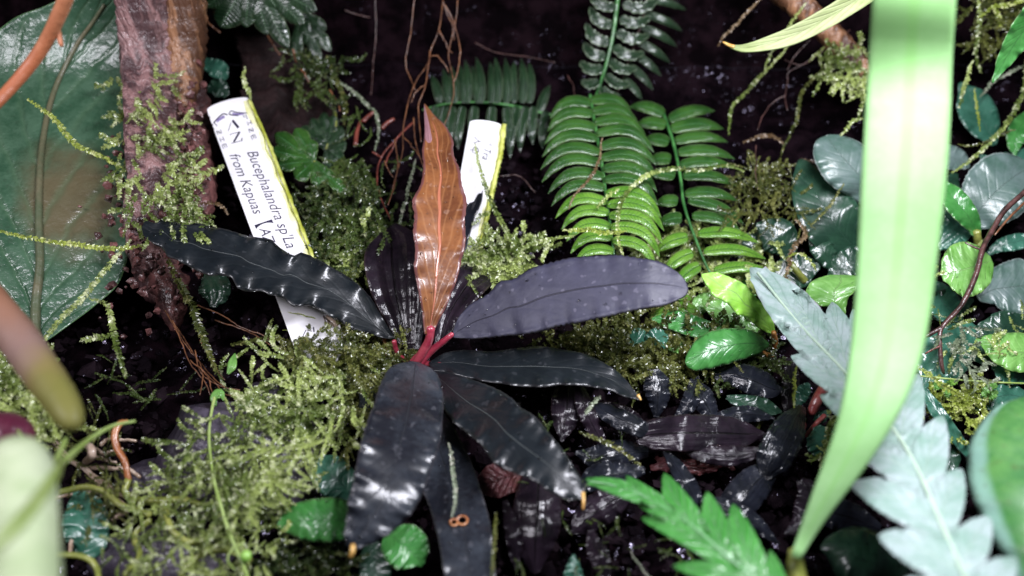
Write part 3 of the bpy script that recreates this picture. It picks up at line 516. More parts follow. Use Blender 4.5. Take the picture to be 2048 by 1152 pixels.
# amber leaf
AA = [(850, 668), (846, 630), (838, 580), (830, 540), (832, 500), (828, 465), (830, 430), (826, 400), (842, 370), (848, 335), (845, 300), (852, 262), (850, 225), (848, 207)]
AB = [(866, 668), (878, 640), (895, 605), (912, 560), (922, 520), (930, 480), (928, 440), (932, 400), (922, 370), (918, 340), (905, 305), (905, 280), (890, 252), (868, 230), (850, 207)]
o = blade('leaf', 'orange', main, [2.6, 3.4, 4.0, 4.3, 4.4, 4.3, 4.0], A=AA, B=AB, n=90, m=17, fold=.28, wave=.045, wf=7, teeth=2.0, nt=30, tilt=-.1, twist=.5, seed=5, label='upright amber new leaf with a pink midrib')
drops(o, SURF[o.name], 70, (.010, .032), 4); drops(o, SURF[o.name], 40, (.010, .022), 8, edge=True)
blade('folded_margin', 'mauve', main, [4.2, 4.35, 4.35, 4.2], A=[(848, 350), (846, 310), (849, 262), (848, 225), (848, 209)], B=[(848, 352), (860, 318), (866, 296), (860, 255), (849, 209)], n=30, m=7, bow=.3, th=.02)
# violet slate right leaf
RA = [(905, 668), (915, 640), (940, 610), (975, 590), (1000, 565), (1025, 560), (1060, 540), (1090, 530), (1130, 520), (1165, 515), (1200, 513), (1235, 511), (1270, 516), (1310, 522), (1340, 535), (1365, 555), (1376, 575)]
RB = [(905, 674), (940, 676), (980, 673), (1020, 668), (1050, 666), (1080, 660), (1110, 651), (1140, 645), (1180, 637), (1220, 629), (1260, 620), (1300, 613), (1330, 608), (1355, 598), (1370, 590), (1376, 578)]
o = blade('leaf', 'purple', main, [2.3, 3.2, 4.0, 4.6, 5.0, 5.0], A=RA, B=RB, n=90, m=17, fold=.04, bow=.10, wave=.03, wf=9, teeth=3.4, nt=42, tilt=-.35, bead=.05, seed=21, label='broad violet slate leaf pointing right with a dark midrib')
drops(o, SURF[o.name], 22, (.010, .03), 5)
# thin leaf right
blade('leaf', 'black', main, [1.4, 1.9, 2.3, 2.4, 2.2], A=[(858, 724), (890, 706), (930, 700), (980, 703), (1030, 697), (1080, 693), (1130, 700), (1175, 710), (1215, 730), (1245, 752), (1282, 798)], B=[(860, 740), (900, 745), (950, 758), (1000, 766), (1050, 772), (1090, 772), (1130, 768), (1180, 772), (1215, 778), (1245, 790), (1280, 800)], n=70, m=15, wave=.09, wf=7, teeth=.8, nt=26, tilt=.1, fold=.1, seed=8, label='narrow black leaf lying just under the violet slate leaf')
tube('leaf_tip', 'tip', [(1276, 790, 2.25, 4), (1282, 800, 2.2, 2)], main, 6, 6)
# lower right leaf
o = blade('leaf', 'black', main, [1.4, 2.2, 2.9, 3.1, 2.8], A=[(868, 738), (920, 752), (985, 775), (1020, 795), (1040, 815), (1065, 830), (1085, 850), (1100, 870), (1125, 900), (1140, 925), (1160, 955), (1172, 985)], B=[(855, 745), (880, 800), (905, 840), (940, 868), (965, 890), (985, 920), (1010, 938), (1040, 948), (1075, 965), (1105, 985), (1135, 998), (1168, 998)], n=70, m=15, wave=.11, wf=7, teeth=1.4, nt=28, tilt=-.1, fold=.05, seed=9, label='black leaf slanting down right with a bright thin midrib')
tube('leaf_tip', 'tip', [(1166, 985, 2.85, 4), (1167, 1004, 2.8, 3.4), (1166, 1018, 2.7, 2.5)], main, 8, 6); drops(o, SURF[o.name], 10, (.012, .028), 6); drops(o, SURF[o.name], 22, (.02, .042), 14, edge=True)  # edge droplets added to stand for highlights on the margin
# chewed leaf at the bottom
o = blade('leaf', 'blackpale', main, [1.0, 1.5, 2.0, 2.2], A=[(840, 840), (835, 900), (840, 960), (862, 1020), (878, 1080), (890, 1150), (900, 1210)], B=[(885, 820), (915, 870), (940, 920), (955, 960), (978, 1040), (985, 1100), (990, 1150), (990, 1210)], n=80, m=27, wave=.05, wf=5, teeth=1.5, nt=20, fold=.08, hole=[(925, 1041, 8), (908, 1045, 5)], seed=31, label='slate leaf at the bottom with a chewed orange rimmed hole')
for cx, cy, r in ((925, 1041, 9), (908, 1045, 6.5)):
    an = np.linspace(0, 2*np.pi, 17); X = at(cx+np.cos(an)*r*1.15, cy+np.sin(an)*r, 1.95); V, F = tubegeo(X, pxcm(cy, 2)*2.6, 6, .35, 3); mesh('hole_rim', V, F, M['rootorange'], main)
drops(o, SURF[o.name], 10, (.012, .03), 16)
# back-left stub and big lower-left leaf
blade('leaf', 'black', main, [1.2, 1.5, 1.6, 1.3], A=[(790, 745), (750, 758), (722, 775), (718, 800), (722, 850), (735, 880)], B=[(800, 755), (790, 780), (775, 820), (765, 850), (752, 870), (738, 885)], wave=.03, seed=4)
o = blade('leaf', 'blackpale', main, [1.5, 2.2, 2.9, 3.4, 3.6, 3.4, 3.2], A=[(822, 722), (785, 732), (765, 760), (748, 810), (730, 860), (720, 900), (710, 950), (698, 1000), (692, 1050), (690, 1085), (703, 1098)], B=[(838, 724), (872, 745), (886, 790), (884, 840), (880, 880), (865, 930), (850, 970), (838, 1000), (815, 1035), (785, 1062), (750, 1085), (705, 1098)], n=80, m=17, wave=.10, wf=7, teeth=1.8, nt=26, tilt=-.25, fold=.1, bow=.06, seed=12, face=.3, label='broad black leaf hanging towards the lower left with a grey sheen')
tube('leaf_tip', 'tip', [(706, 1090, 3.25, 5), (705, 1104, 3.2, 5), (701, 1114, 3.1, 3.5)], main, 8, 7); drops(o, SURF[o.name], 30, (.012, .034), 7); drops(o, SURF[o.name], 14, (.02, .045), 9, edge=True)  # edge droplets added in place of glints on the margin waves
# ------------------------------------------------------------------ other plants with plain leaves: (material, heights, spine, options)
def plant(name, label, cat, loc, leaves, group=None, stems=()):
    t = thing(name, label, cat, loc, group)
    for L_ in leaves:
        kw = dict(L_[3]) if len(L_) > 3 else {}; dr = kw.pop('drops', 0); de = kw.pop('edrops', 0); k = dict(n=40, m=13, wave=.05, teeth=1.3, nt=16, fold=.08, face=.35); k.update(kw)
        if isinstance(L_[2], dict): o = blade('leaf', L_[0], t, L_[1], A=L_[2]['A'], B=L_[2]['B'], **k)
        else: o = blade('leaf', L_[0], t, L_[1], spine=L_[2], **k)
        if dr: drops(o, SURF[o.name], dr, (.010, .028), R.randint(999))
        if de: drops(o, SURF[o.name], de, (.012, .03), R.randint(999), edge=True)
    for mat, pts in stems: tube('stalk', mat, pts, t, 14, 7)
    return t
RD = dict(m=21, n=60, wave=.05, wf=4, teeth=2.0, nt=16, fold=-.12, bow=.22, face=.5, slim=.88)
plant('bucephalandra_plant', 'glossy brown pleated leaves meeting in a star under the narrow black leaf', 'plant', at(1290, 860, .3), [
    ('brownshine', [1.2, 1.4, 1.2], [(1135, 752, 10), (1136, 785, 34), (1133, 820, 34), (1128, 852, 25), (1123, 884, 5)], dict(RD, edrops=8)),
    ('brownshine', [1.1, 1.4, 1.2], [(1292, 858, 6), (1270, 850, 24), (1240, 835, 28), (1208, 818, 19), (1186, 808, 5)], dict(RD, edrops=8, tilt=-.5)),
    ('brownshine', [1.2, 1.7, 1.4, .9], [(1272, 880, 10), (1300, 870, 32), (1360, 866, 40), (1430, 866, 39), (1490, 868, 30), (1532, 868, 5)], dict(RD, bow=.1, face=.4)),
    ('ebony', [1.0, 1.3, 1.4], [(1312, 835, 5), (1316, 800, 24), (1314, 770, 30), (1308, 738, 16)], RD),
    ('ebony', [0.8, 1.0, .9], [(1430, 850, 5), (1418, 820, 20), (1400, 790, 26), (1380, 758, 6)], RD),
    ('ebony', [0.6, 0.9, .8], [(1298, 905, 10), (1245, 905, 28), (1195, 915, 28), (1150, 905, 6)], dict(RD, edrops=8)),
], stems=[('rootpale', (1290, 862, 1, 3, )and[(1290, 862, 1.1, 3), (1280, 880, .8, 3), (1275, 900, .3, 3)])])
plant('bucephalandra_plant', 'wrinkled dark leaves below the slanting black leaf, one of them red brown', 'plant', at(1080, 940, .2), [
    ('redbrown', [.8, 1.2, 1.0], [(1075, 935, 20), (1030, 950, 33), (990, 962, 38), (962, 970, 26), (952, 974, 4)], dict(RD, fold=.2, bow=.2)),
    ('brownshine', [.8, 1.3, 1.4, 1.1], [(1080, 925, 22), (1076, 985, 48), (1074, 1040, 54), (1070, 1095, 42), (1070, 1138, 20), (1070, 1148, 5)], dict(RD, bow=.3, edrops=8)),
    ('brownshine', [.9, 1.2, .9], [(1268, 982, 12), (1228, 1000, 34), (1190, 1025, 37), (1158, 1052, 26), (1142, 1066, 5)], RD),
    ('ebony', [.7, 1.0, .8], [(1290, 940, 8), (1240, 948, 26), (1195, 955, 30), (1150, 985, 8)], dict(RD, edrops=10)),
])
plant('bucephalandra_plant', 'black beaded leaves around a dazzling wet highlight left of the strap leaf', 'plant', at(1600, 850, .3), [
    ('ebony', [.9, 1.3, 1.2], [(1428, 752, 8), (1465, 748, 24), (1508, 762, 30), (1545, 778, 24), (1566, 780, 5)], dict(RD, edrops=26, drops=4)),
    ('wetblack', [1.0, 1.5, 1.6, 1.3], [(1605, 812, 8), (1584, 848, 34), (1562, 890, 42), (1542, 930, 38), (1528, 962, 10)], dict(RD, bow=.15, wave=.05, tilt=-.1, edrops=8)),
    ('ebony', [.6, 1.0, .8], [(1552, 930, 12), (1515, 962, 38), (1480, 1002, 42), (1448, 1040, 30), (1425, 1064, 6)], RD),
    ('brownshine', [.5, .8, .7], [(1580, 715, 8), (1582, 760, 20), (1578, 800, 18), (1572, 830, 4)], RD),
    ('ebony', [.6, .9, .8], [(1760, 1060, 12), (1700, 1035, 34), (1650, 1025, 30), (1600, 1030, 6)], RD),
    ('brownshine', [.6, .9, .8], [(1600, 960, 10), (1620, 990, 30), (1610, 1040, 32), (1570, 1070, 6)], RD),
    ('deep', [1.0, 1.2, 1.0], [(1453, 794, 4), (1490, 805, 15), (1530, 815, 17), (1564, 824, 4)], dict(edrops=4)),
], stems=[('redstem', [(1650, 775, 1.6, 12), (1635, 800, 1.4, 12), (1622, 826, 1.1, 9)]), ('redstem', [(1650, 830, 1.2, 5), (1630, 850, 1, 5), (1612, 872, .8, 5)]), ('olive', [(1482, 812, 1, 7), (1476, 830, .8, 6), (1468, 848, .5, 5)]), ('olive', [(1532, 818, 1, 6), (1522, 840, .8, 6), (1510, 866, .5, 5)])])
plant('bucephalandra_plant', 'thin pointed black leaves crossing each other in the shadow right of the slanting black leaf', 'plant', at(1320, 900, .3), [
    ('ebony', [1.2, 1.6, 1.5, 1.2], [(1330, 885, 6), (1290, 862, 17), (1240, 838, 22), (1200, 818, 15), (1172, 800, 3)], dict(RD, edrops=4)),
    ('brownshine', [1.0, 1.5, 1.4], [(1215, 900, 6), (1190, 860, 16), (1170, 815, 19), (1160, 780, 12), (1152, 755, 3)], RD),
    ('brownshine', [1.1, 1.4, 1.2], [(1340, 880, 6), (1400, 905, 18), (1460, 912, 22), (1510, 905, 14), (1545, 892, 3)], dict(RD, edrops=6)),
    ('ebony', [1.0, 1.3, 1.0], [(1350, 840, 6), (1375, 812, 17), (1390, 780, 18), (1396, 752, 3)], RD),
    ('ebony', [1.0, 1.3, 1.1], [(1410, 850, 6), (1450, 835, 16), (1500, 828, 18), (1550, 838, 3)], dict(RD, edrops=4)),
    ('ebony', [.8, 1.2, 1.0], [(1330, 900, 6), (1360, 945, 18), (1385, 990, 20), (1398, 1030, 3)], RD),
    ('brownshine', [.8, 1.2, 1.0], [(1180, 1060, 6), (1190, 1095, 20), (1205, 1130, 20), (1215, 1170, 3)], dict(RD, edrops=4)),
    ('brownshine', [.8, 1.2, 1.0], [(1010, 1000, 6), (1022, 1050, 16), (1030, 1100, 16), (1030, 1140, 3)], RD),
    ('ebony', [.8, 1.1, 1.0], [(1400, 1000, 6), (1440, 1010, 16), (1500, 1040, 20), (1560, 1090, 3)], RD)])
plant('creeping_plant', 'dim overlapping green leaves filling the shade behind the round lime leaf', 'plant', at(1990, 640, .2), [
    ('teal', [.3, .7, .6], [(1850, 560, 6), (1875, 590, 28), (1900, 620, 28), (1925, 640, 5)]), ('deep', [.3, .6, .5], [(2060, 640, 8), (2020, 650, 28), (1985, 655, 26), (1955, 650, 5)]),
    ('teal', [.4, .8, .7], [(1850, 410, 8), (1865, 440, 26), (1870, 475, 26), (1860, 510, 5)]), ('teal', [.3, .6, .5], [(2060, 800, 8), (2020, 790, 22), (1980, 800, 20), (1950, 820, 4)]),
    ('deep', [.5, .9, .8], [(1910, 345, 6), (1900, 380, 22), (1905, 420, 22), (1920, 450, 4)]), ('teal', [.3, .6, .6], [(2060, 300, 8), (2030, 325, 24), (1990, 330, 20), (1960, 310, 4)]),
    ('deep', [.3, .6, .5], [(1860, 850, 6), (1880, 880, 22), (1900, 920, 22), (1900, 950, 4)])])
plant('creeping_plant', 'dim green leaves in the gap between the second fern and the silvery lobed leaf', 'plant', at(1500, 600, .2), [
    ('green', [.3, .7, .6], [(1480, 600, 6), (1500, 575, 20), (1525, 555, 20), (1550, 545, 4)]), ('teal', [.3, .7, .6], [(1600, 620, 6), (1580, 600, 20), (1560, 580, 20), (1545, 560, 4)]),
    ('deep', [.3, .6, .5], [(1480, 520, 6), (1500, 500, 20), (1515, 475, 20), (1520, 455, 4)]), ('limedull', [.3, .7, .6], [(1350, 640, 6), (1385, 620, 16), (1415, 600, 16), (1440, 590, 4)])])
plant('dead_leaf', 'dried brown leaf shreds lying under the long pleated brown leaf', 'dead leaf', at(1360, 930, .2), [
    ('redbrown', [.4, .7, .5], [(1300, 935, 4), (1350, 930, 14), (1400, 935, 14), (1460, 925, 5)], dict(rolls=.3, wave=.12)),
    ('redbrown', [.3, .6, .4], [(1310, 915, 3), (1335, 925, 9), (1365, 915, 9), (1390, 905, 3)], dict(rolls=.3, wave=.12)),
    ('redbrown', [.3, .5, .4], [(1400, 890, 3), (1425, 905, 8), (1450, 925, 8), (1470, 940, 3)], dict(rolls=.3, wave=.12))])
# small green plants on the right of the middle
plant('young_plant', 'small plant with one dazzling lime leaf and two green leaves beside the fern', 'plant', at(1548, 695, .4), [
    ('green', [1.2, 1.4, 1.2], dict(A=[(1460, 662), (1425, 645), (1390, 632), (1350, 622), (1302, 636)], B=[(1430, 680), (1400, 676), (1370, 668), (1335, 655), (1302, 638)]), dict(drops=14, edrops=10, label='teal green leaf pointing left behind the others')),
    ('green', [1.2, 1.9, 2.0, 1.7], dict(A=[(1538, 686), (1510, 664), (1475, 657), (1430, 661), (1398, 675), (1375, 705), (1370, 722)], B=[(1538, 692), (1515, 708), (1480, 720), (1440, 732), (1405, 740), (1380, 738), (1370, 726)]), dict(drops=14, edrops=16, bow=.45, fold=.1, tilt=-.2, label='mid green leaf pointing left, wet and shiny')),
    ('lime', [1.2, 2.4, 3.0, 2.8], dict(A=[(1550, 668), (1546, 640), (1530, 612), (1506, 590), (1490, 570), (1462, 556), (1432, 545), (1403, 548)], B=[(1543, 668), (1518, 656), (1498, 636), (1474, 626), (1456, 605), (1430, 592), (1415, 572), (1403, 550)]), dict(n=60, wave=.06, fold=.15, drops=6, label='dazzling lime green leaf')),
    ('limedull', [.8, 1.0, .9], [(1520, 668, 5), (1490, 650, 20), (1450, 625, 26), (1415, 610, 10), (1405, 600, 3)], dict()),
    ('limedull', [.6, .9, .8], [(1400, 690, 5), (1370, 690, 16), (1345, 685, 16), (1330, 675, 4)], dict()),
], stems=[('petorange', [(1547, 664, 1.3, 5), (1550, 680, .9, 6), (1548, 698, .5, 7)]), ('petorange', [(1520, 702, .9, 4), (1535, 710, .7, 6), (1545, 712, .5, 4)])])
plant('clover_seedling', 'small teal two lobed leaf lying on the moss under the slate leaf', 'seedling', at(1300, 700, .6), [
    ('teal', [1.0, 1.3, 1.1], [(1295, 690, 5), (1280, 680, 20), (1265, 674, 18), (1256, 672, 4)]), ('teal', [1.0, 1.35, 1.1], [(1298, 700, 5), (1308, 685, 22), (1325, 672, 20), (1335, 665, 4)], dict(drops=3))])
# right side, behind the silver leaf and the strap leaf
plant('creeping_plant', 'cluster of dark oval leaves left of the strap leaf, one of them grey', 'plant', at(1650, 530, .3), [
    ('deep', [.6, 1.3, 1.3, 1.0], [(1720, 505, 22), (1690, 475, 52), (1655, 425, 58), (1622, 370, 42), (1605, 330, 20), (1600, 318, 4)], dict(label='large dark green leaf', teeth=1.6, edrops=6)),
    ('deep', [.8, 1.2, 1.1], [(1574, 518, 5), (1572, 500, 24), (1556, 474, 38), (1530, 456, 22), (1512, 448, 4)], dict(tilt=-.3, bow=.25, edrops=4)),
    ('deep', [.5, .9, .8], [(1682, 540, 4), (1662, 522, 18), (1640, 490, 22), (1622, 458, 5)], dict(bow=.3)),
    ('deep', [.4, .7, .6], [(1660, 560, 8), (1685, 535, 26), (1715, 515, 26), (1740, 500, 5)], dict()),
    ('deep', [.3, .5, .5], [(1540, 585, 8), (1560, 555, 26), (1600, 540, 34), (1640, 530, 10)], dict()),
    ('grey', [1.4, 2.2, 2.4, 2.2], dict(A=[(1725, 412), (1700, 393), (1662, 370), (1638, 338), (1627, 305), (1634, 280), (1655, 270)], B=[(1775, 400), (1780, 350), (1762, 315), (1735, 294), (1705, 278), (1680, 270), (1657, 269)]), dict(label='pale grey green leaf', bow=.2, teeth=1.2)),
], stems=[('olive', [(1610, 562, .5, 8), (1592, 540, .8, 7), (1575, 515, .9, 5)])])
plant('pale_leaf_plant', 'pale mint leaf glowing behind the silvery lobed leaf', 'plant', at(1690, 650, .3), [
    ('limedull', [1.2, 1.8, 1.8, 1.5], dict(A=[(1692, 665), (1690, 630), (1700, 590), (1740, 565), (1740, 555), (1700, 550)], B=[(1685, 660), (1668, 620), (1640, 610), (1612, 590), (1625, 562), (1660, 549)]), dict(drops=4, label='pale mint leaf'))])
plant('creeping_plant', 'grey green and dark leaves right of the strap leaf near the black twig', 'plant', at(1960, 480, .3), [
    ('teal', [.8, 1.2, 1.1], [(1990, 290, 5), (1970, 250, 32), (1945, 205, 34), (1920, 165, 5)], dict(edrops=8)),
    ('green', [.8, 1.2, 1.0], [(2060, 225, 8), (2040, 255, 20), (2030, 285, 16), (2030, 312, 3)]),
    ('grey', [1.0, 1.7, 1.9, 1.6], [(1930, 455, 8), (1955, 425, 44), (1990, 385, 66), (2030, 352, 56), (2070, 330, 8)], dict(label='broad grey green leaf with scalloped edge', edrops=6, teeth=2.5)),
    ('grey', [.7, 1.0, .9], [(1860, 300, 8), (1890, 310, 22), (1920, 322, 20), (1940, 335, 3)]),
    ('teal', [.9, 1.2, 1.2], [(1875, 495, 8), (1898, 470, 30), (1925, 448, 28), (1950, 430, 5)], dict(rolls=.1)),
    ('green', [1.6, 2.2, 2.3, 1.9], [(1956, 470, 8), (1940, 438, 20), (1912, 402, 24), (1885, 372, 14), (1872, 355, 3)], dict(fold=.4, label='narrow bright green leaf on a yellow stalk')),
    ('teal', [.6, .9, .8], [(1976, 508, 4), (2000, 492, 12), (2030, 484, 16), (2065, 478, 12)]),
    ('grey', [.5, .6, .6], [(1955, 595, 8), (1985, 580, 36), (2015, 575, 50), (2055, 570, 52), (2090, 560, 10)], dict(label='dim grey green leaf', bow=.2)),
    ('deep', [.4, .6, .5], [(1840, 620, 8), (1878, 612, 30), (1918, 606, 26), (1948, 600, 4)]),
], stems=[('olive', [(1953, 462, 1.6, 8), (1956, 485, 1.2, 8), (1958, 505, .8, 7)])])
plant('round_leaf_plant', 'round soft lime leaf covered in droplets crossed by the black twig', 'plant', at(1960, 500, .9), [
    ('limedull', [1.9, 2.2, 2.2, 2.0], [(1984, 520, 8), (1970, 526, 36), (1950, 533, 50), (1925, 540, 54), (1900, 547, 42), (1884, 553, 14)], dict(teeth=2, nt=22, drops=22, edrops=12, fold=.15))])
plant('creeping_plant', 'teal wet leaves on the ground below the black twig', 'plant', at(1940, 740, .2), [
    ('teal', [.8, 1.2, 1.1], [(1948, 648, 5), (1922, 675, 38), (1892, 708, 52), (1865, 745, 40), (1845, 775, 5)], dict(drops=8, rolls=.06)),
    ('deep', [.6, .8, .7], [(1922, 648, 5), (1950, 678, 28), (1977, 708, 26), (1998, 735, 4)], dict(drops=5)),
    ('teal', [.6, .9, .8], [(2070, 748, 14), (2035, 746, 22), (2005, 740, 20), (1984, 732, 4)])])
plant('creeping_plant', 'soft lime pointed leaf reaching in from the right edge', 'plant', at(2070, 710, .6), [
    ('limedull', [1.4, 1.6, 1.6, 1.4], [(2090, 705, 12), (2050, 706, 38), (2008, 698, 33), (1975, 685, 18), (1950, 680, 2)], dict(drops=10, bow=.2))])
plant('strap_sprout', 'narrow teal blade slanting down right beside the silvery lobed leaf', 'plant', at(1935, 905, .3), [
    ('teal', [.8, 1.4, 1.4], [(1940, 910, 8), (1905, 865, 13), (1870, 815, 13), (1838, 765, 5)], dict(teeth=0, fold=.5))])
plant('dotted_leaf_plant', 'dark green leaf dotted with droplets at the bottom right beside the strap leaf foot', 'plant', at(1700, 1170, .3), [
    ('deep', [.8, 1.6, 1.7, 1.3], [(1800, 1180, 30), (1760, 1140, 62), (1705, 1108, 58), (1665, 1095, 36), (1640, 1095, 6)], dict(drops=40, edrops=10, bow=.4))])
plant('young_plant', 'small teal leaves tucked behind the pink red stem', 'plant', at(1640, 860, .4), [
    ('teal', [.8, 1.0, .9], [(1590, 815, 3), (1600, 795, 14), (1612, 775, 12), (1616, 765, 3)]), ('teal', [.8, 1.0, .9], [(1630, 850, 3), (1638, 838, 11), (1650, 828, 9), (1655, 820, 3)]),
    ('teal', [.6, 1.0, .9], [(1660, 920, 10), (1650, 890, 34), (1640, 865, 26), (1635, 850, 4)], dict(drops=6))])
# lower left plants
plant('young_plant', 'oval green leaf and dark teal leaf left of the hanging black leaf', 'plant', at(700, 1020, .3), [
    ('green', [1.0, 1.6, 1.7, 1.4], [(725, 1030, 20), (690, 1038, 40), (645, 1040, 43), (600, 1042, 36), (570, 1048, 22), (553, 1054, 4)], dict(teeth=2.2, nt=22, edrops=22, drops=8, bow=.25, label='oval green leaf with a beaded margin')),
    ('teal', [.8, 1.1, 1.0], [(705, 1000, 8), (690, 975, 32), (662, 950, 40), (635, 930, 26), (617, 915, 4)], dict(edrops=10, label='dark teal leaf'))])
plant('young_plant', 'round green leaf peeping out under the tip of the hanging black leaf', 'plant', at(800, 1060, .3), [
    ('green', [1.0, 1.4, 1.4, 1.2], [(775, 1062, 10), (788, 1075, 36), (808, 1092, 45), (830, 1112, 38), (846, 1130, 8)], dict(edrops=26, teeth=1.8)),
    ('deep', [.8, 1.0, .9], [(745, 1080, 10), (748, 1110, 26), (752, 1150, 30), (755, 1190, 10)], dict())])
plant('creeping_plant', 'flat teal oval leaf among pale roots at lower left', 'plant', at(150, 1110, .2), [
    ('teal', [.9, 1.1, 1.0], [(160, 1112, 10), (172, 1090, 38), (172, 1055, 46), (168, 1020, 42), (155, 990, 22), (148, 982, 5)], dict(tilt=.2))])
plant('seedling', 'tiny teal pointed leaf at the bottom edge under the wrinkled brown leaf', 'seedling', at(1147, 1170, .3), [
    ('teal', [.8, 1.0, 1.0], [(1147, 1185, 14), (1147, 1160, 20), (1147, 1132, 13), (1147, 1108, 2)], dict(drops=4))])
plant('creeping_plant', 'dark shiny leaf hanging in shadow under the left black leaf', 'plant', at(420, 560, .4), [
    ('deep', [1.2, 1.6, 1.4], [(410, 545, 8), (425, 565, 30), (430, 590, 28), (425, 615, 6)], dict(rolls=.12, edrops=6))])
plant('seedling', 'small teal leaf between the branch and the cork bark above the white label', 'seedling', at(435, 150, .5), [
    ('teal', [1.0, 1.3, 1.2], [(405, 118, 4), (420, 130, 14), (440, 142, 18), (452, 158, 6)]), ('deep', [.8, 1.0, .9], [(415, 180, 4), (435, 175, 18), (455, 190, 8)])])
plant('seedling', 'yellow green two leaved seedling beside the round leaves at right', 'seedling', at(1890, 800, .3), [
    ('limedull', [1.0, 1.3, 1.2], [(1888, 775, 3), (1875, 770, 9), (1862, 774, 3)], dict(teeth=0)), ('limedull', [1.0, 1.3, 1.2], [(1890, 775, 3), (1896, 785, 7), (1895, 798, 3)], dict(teeth=0)), ('lime', [1.0, 1.3, 1.2], [(1893, 770, 3), (1905, 764, 6), (1915, 765, 2)], dict(teeth=0))])
plant('seedling', 'yellow green seedling with curled round leaf below the thin horizontal runner', 'seedling', at(1985, 795, .3), [
    ('limedull', [1.0, 1.3, 1.1], [(1995, 770, 4), (1980, 775, 8), (1970, 785, 8), (1972, 795, 3)], dict(teeth=0)), ('limedull', [1.0, 1.2, 1.0], [(1975, 795, 4), (1985, 790, 8), (1996, 782, 3)], dict(teeth=0))])
# ------------------------------------------------------------------ lobed leaves in the foreground
def lobed(name, label, cat, mid, hs, lobes, mat, mids='olive', rad=5, wmid=22, step=7):
    """one continuous deeply lobed blade: the union of its lobes and the strip along the midrib, triangulated"""
    from mathutils.geometry import delaunay_2d_cdt
    t = thing(name, label, cat, at(mid[-1][0], mid[-1][1], hs[-1])); SM = spline(mid, 90)
    def hh(u, v):
        d = (SM[:, 0]-u)**2+(SM[:, 1]-v)**2; i = np.argmin(d); return np.interp(i/89, np.linspace(0, 1, len(hs)), hs)
    prof = ((0, .8), (.12, .95), (.35, 1.0), (.55, .93), (.75, .70), (.9, .38), (.97, .18), (1, .04)); polys, cls = [], []
    def outline(sp_, n=26):
        P = spline(sp_, n); A, B = edges(P); q = np.linspace(0, 1, n); k = 1+.05*np.abs(np.sin(q*22))[:, None]; c = P[:, :2]; return np.vstack([c+(A-c)*k, (c+(B-c)*k)[::-1]]), P
    for lb in lobes:
        (bu, bv), (tu, tv), wd = lb[:3]; cv = lb[3] if len(lb) > 3 else 0; d = np.array([tu-bu, tv-bv], float); L = np.linalg.norm(d); nn = np.array([-d[1], d[0]])/L
        sp_ = [(bu+d[0]*q+nn[0]*cv*math.sin(q*math.pi), bv+d[1]*q+nn[1]*cv*math.sin(q*math.pi), wd*wq) for q, wq in prof]; o_, P = outline(sp_); polys.append(o_); cls.append(P)
    o_, P = outline([(u, v, wmid*(.5+.5*math.sin(.4+2.2*i/(len(mid)-1)))) for i, (u, v) in enumerate(mid)], 40); polys.append(o_); cls.append(P)
    allp = np.vstack(polys); lo, hi = allp.min(0), allp.max(0); gx, gy = np.meshgrid(np.arange(lo[0], hi[0], step), np.arange(lo[1], hi[1], step)); g = np.stack([gx.ravel(), gy.ravel()], 1)+.01
    ins = np.zeros(len(g), bool)
    for q in polys: ins |= inpoly(g[:, 0], g[:, 1], q)
    g = g[ins]; verts, faces, k = [], [], 0
    for q in polys: faces.append(list(range(k, k+len(q)))); verts += [Vector(p) for p in q.tolist()]; k += len(q)
    verts += [Vector(p) for p in g.tolist()]; res = delaunay_2d_cdt(verts, [], faces, 1, 1e-4); v2 = np.array([v[:] for v in res[0]]); F = [list(f_) for f_ in res[2]]
    H = np.zeros(len(v2)); UVs = np.zeros((len(v2), 2))
    for i, (u, v) in enumerate(v2):
        best = (9, 0)
        for P in cls[:-1]:
            d = (P[:, 0]-u)**2+(P[:, 1]-v)**2; j_ = np.argmin(d); rel = math.sqrt(d[j_])/(P[j_, 2]+4); tn = P[min(j_+1, len(P)-1)]-P[max(j_-1, 0)]; sg = np.sign(tn[0]*(v-P[j_, 1])-tn[1]*(u-P[j_, 0]))
            if rel < best[0]: best = (rel, j_/(len(P)-1), sg)
        dm = math.sqrt(((SM[:, 0]-u)**2+(SM[:, 1]-v)**2).min())
        rel = min(best[0], 1); UVs[i] = (.5+.5*rel*(best[2] if len(best) > 2 else 1), best[1]); H[i] = hh(u, v)+.10*rel*min(1, dm/20)+.10*math.sin(best[1]*3.1)-.25*best[1]**3
    T = at(v2[:, 0], v2[:, 1], H); n = len(T); Dn = (CAM-T)/np.linalg.norm(CAM-T, axis=1, keepdims=True)
    Ff = []
    for f_ in F:
        a, b_, c = T[f_[0]], T[f_[1]], T[f_[2]]
        Ff.append(f_ if np.cross(b_-a, c-a)@(CAM-a) > 0 else f_[::-1])
    from collections import Counter
    E = Counter()
    for f_ in Ff:
        for x, y in zip(f_, f_[1:]+f_[:1]): E[(x, y)] += 1
    rim = [[y, x, x+n, y+n] for (x, y) in E if (y, x) not in E]
    V = np.vstack([T, T-Dn*.03]); mesh('blade', V, Ff+[[q+n for q in f_[::-1]] for f_ in Ff]+rim, M[mat], t, T[0], np.vstack([UVs, UVs]))
    X, Q = pts3([(u, v, hh(u, v)+.05, rad*(0.45+.55*i/(len(mid)-1))) for i, (u, v) in enumerate(mid)], 40); V, F = tubegeo(X, Q[:, 3]*pxcm(Q[:, 1], Q[:, 2]), 8); mesh('midrib', V, F, M[mids], t)
    return t
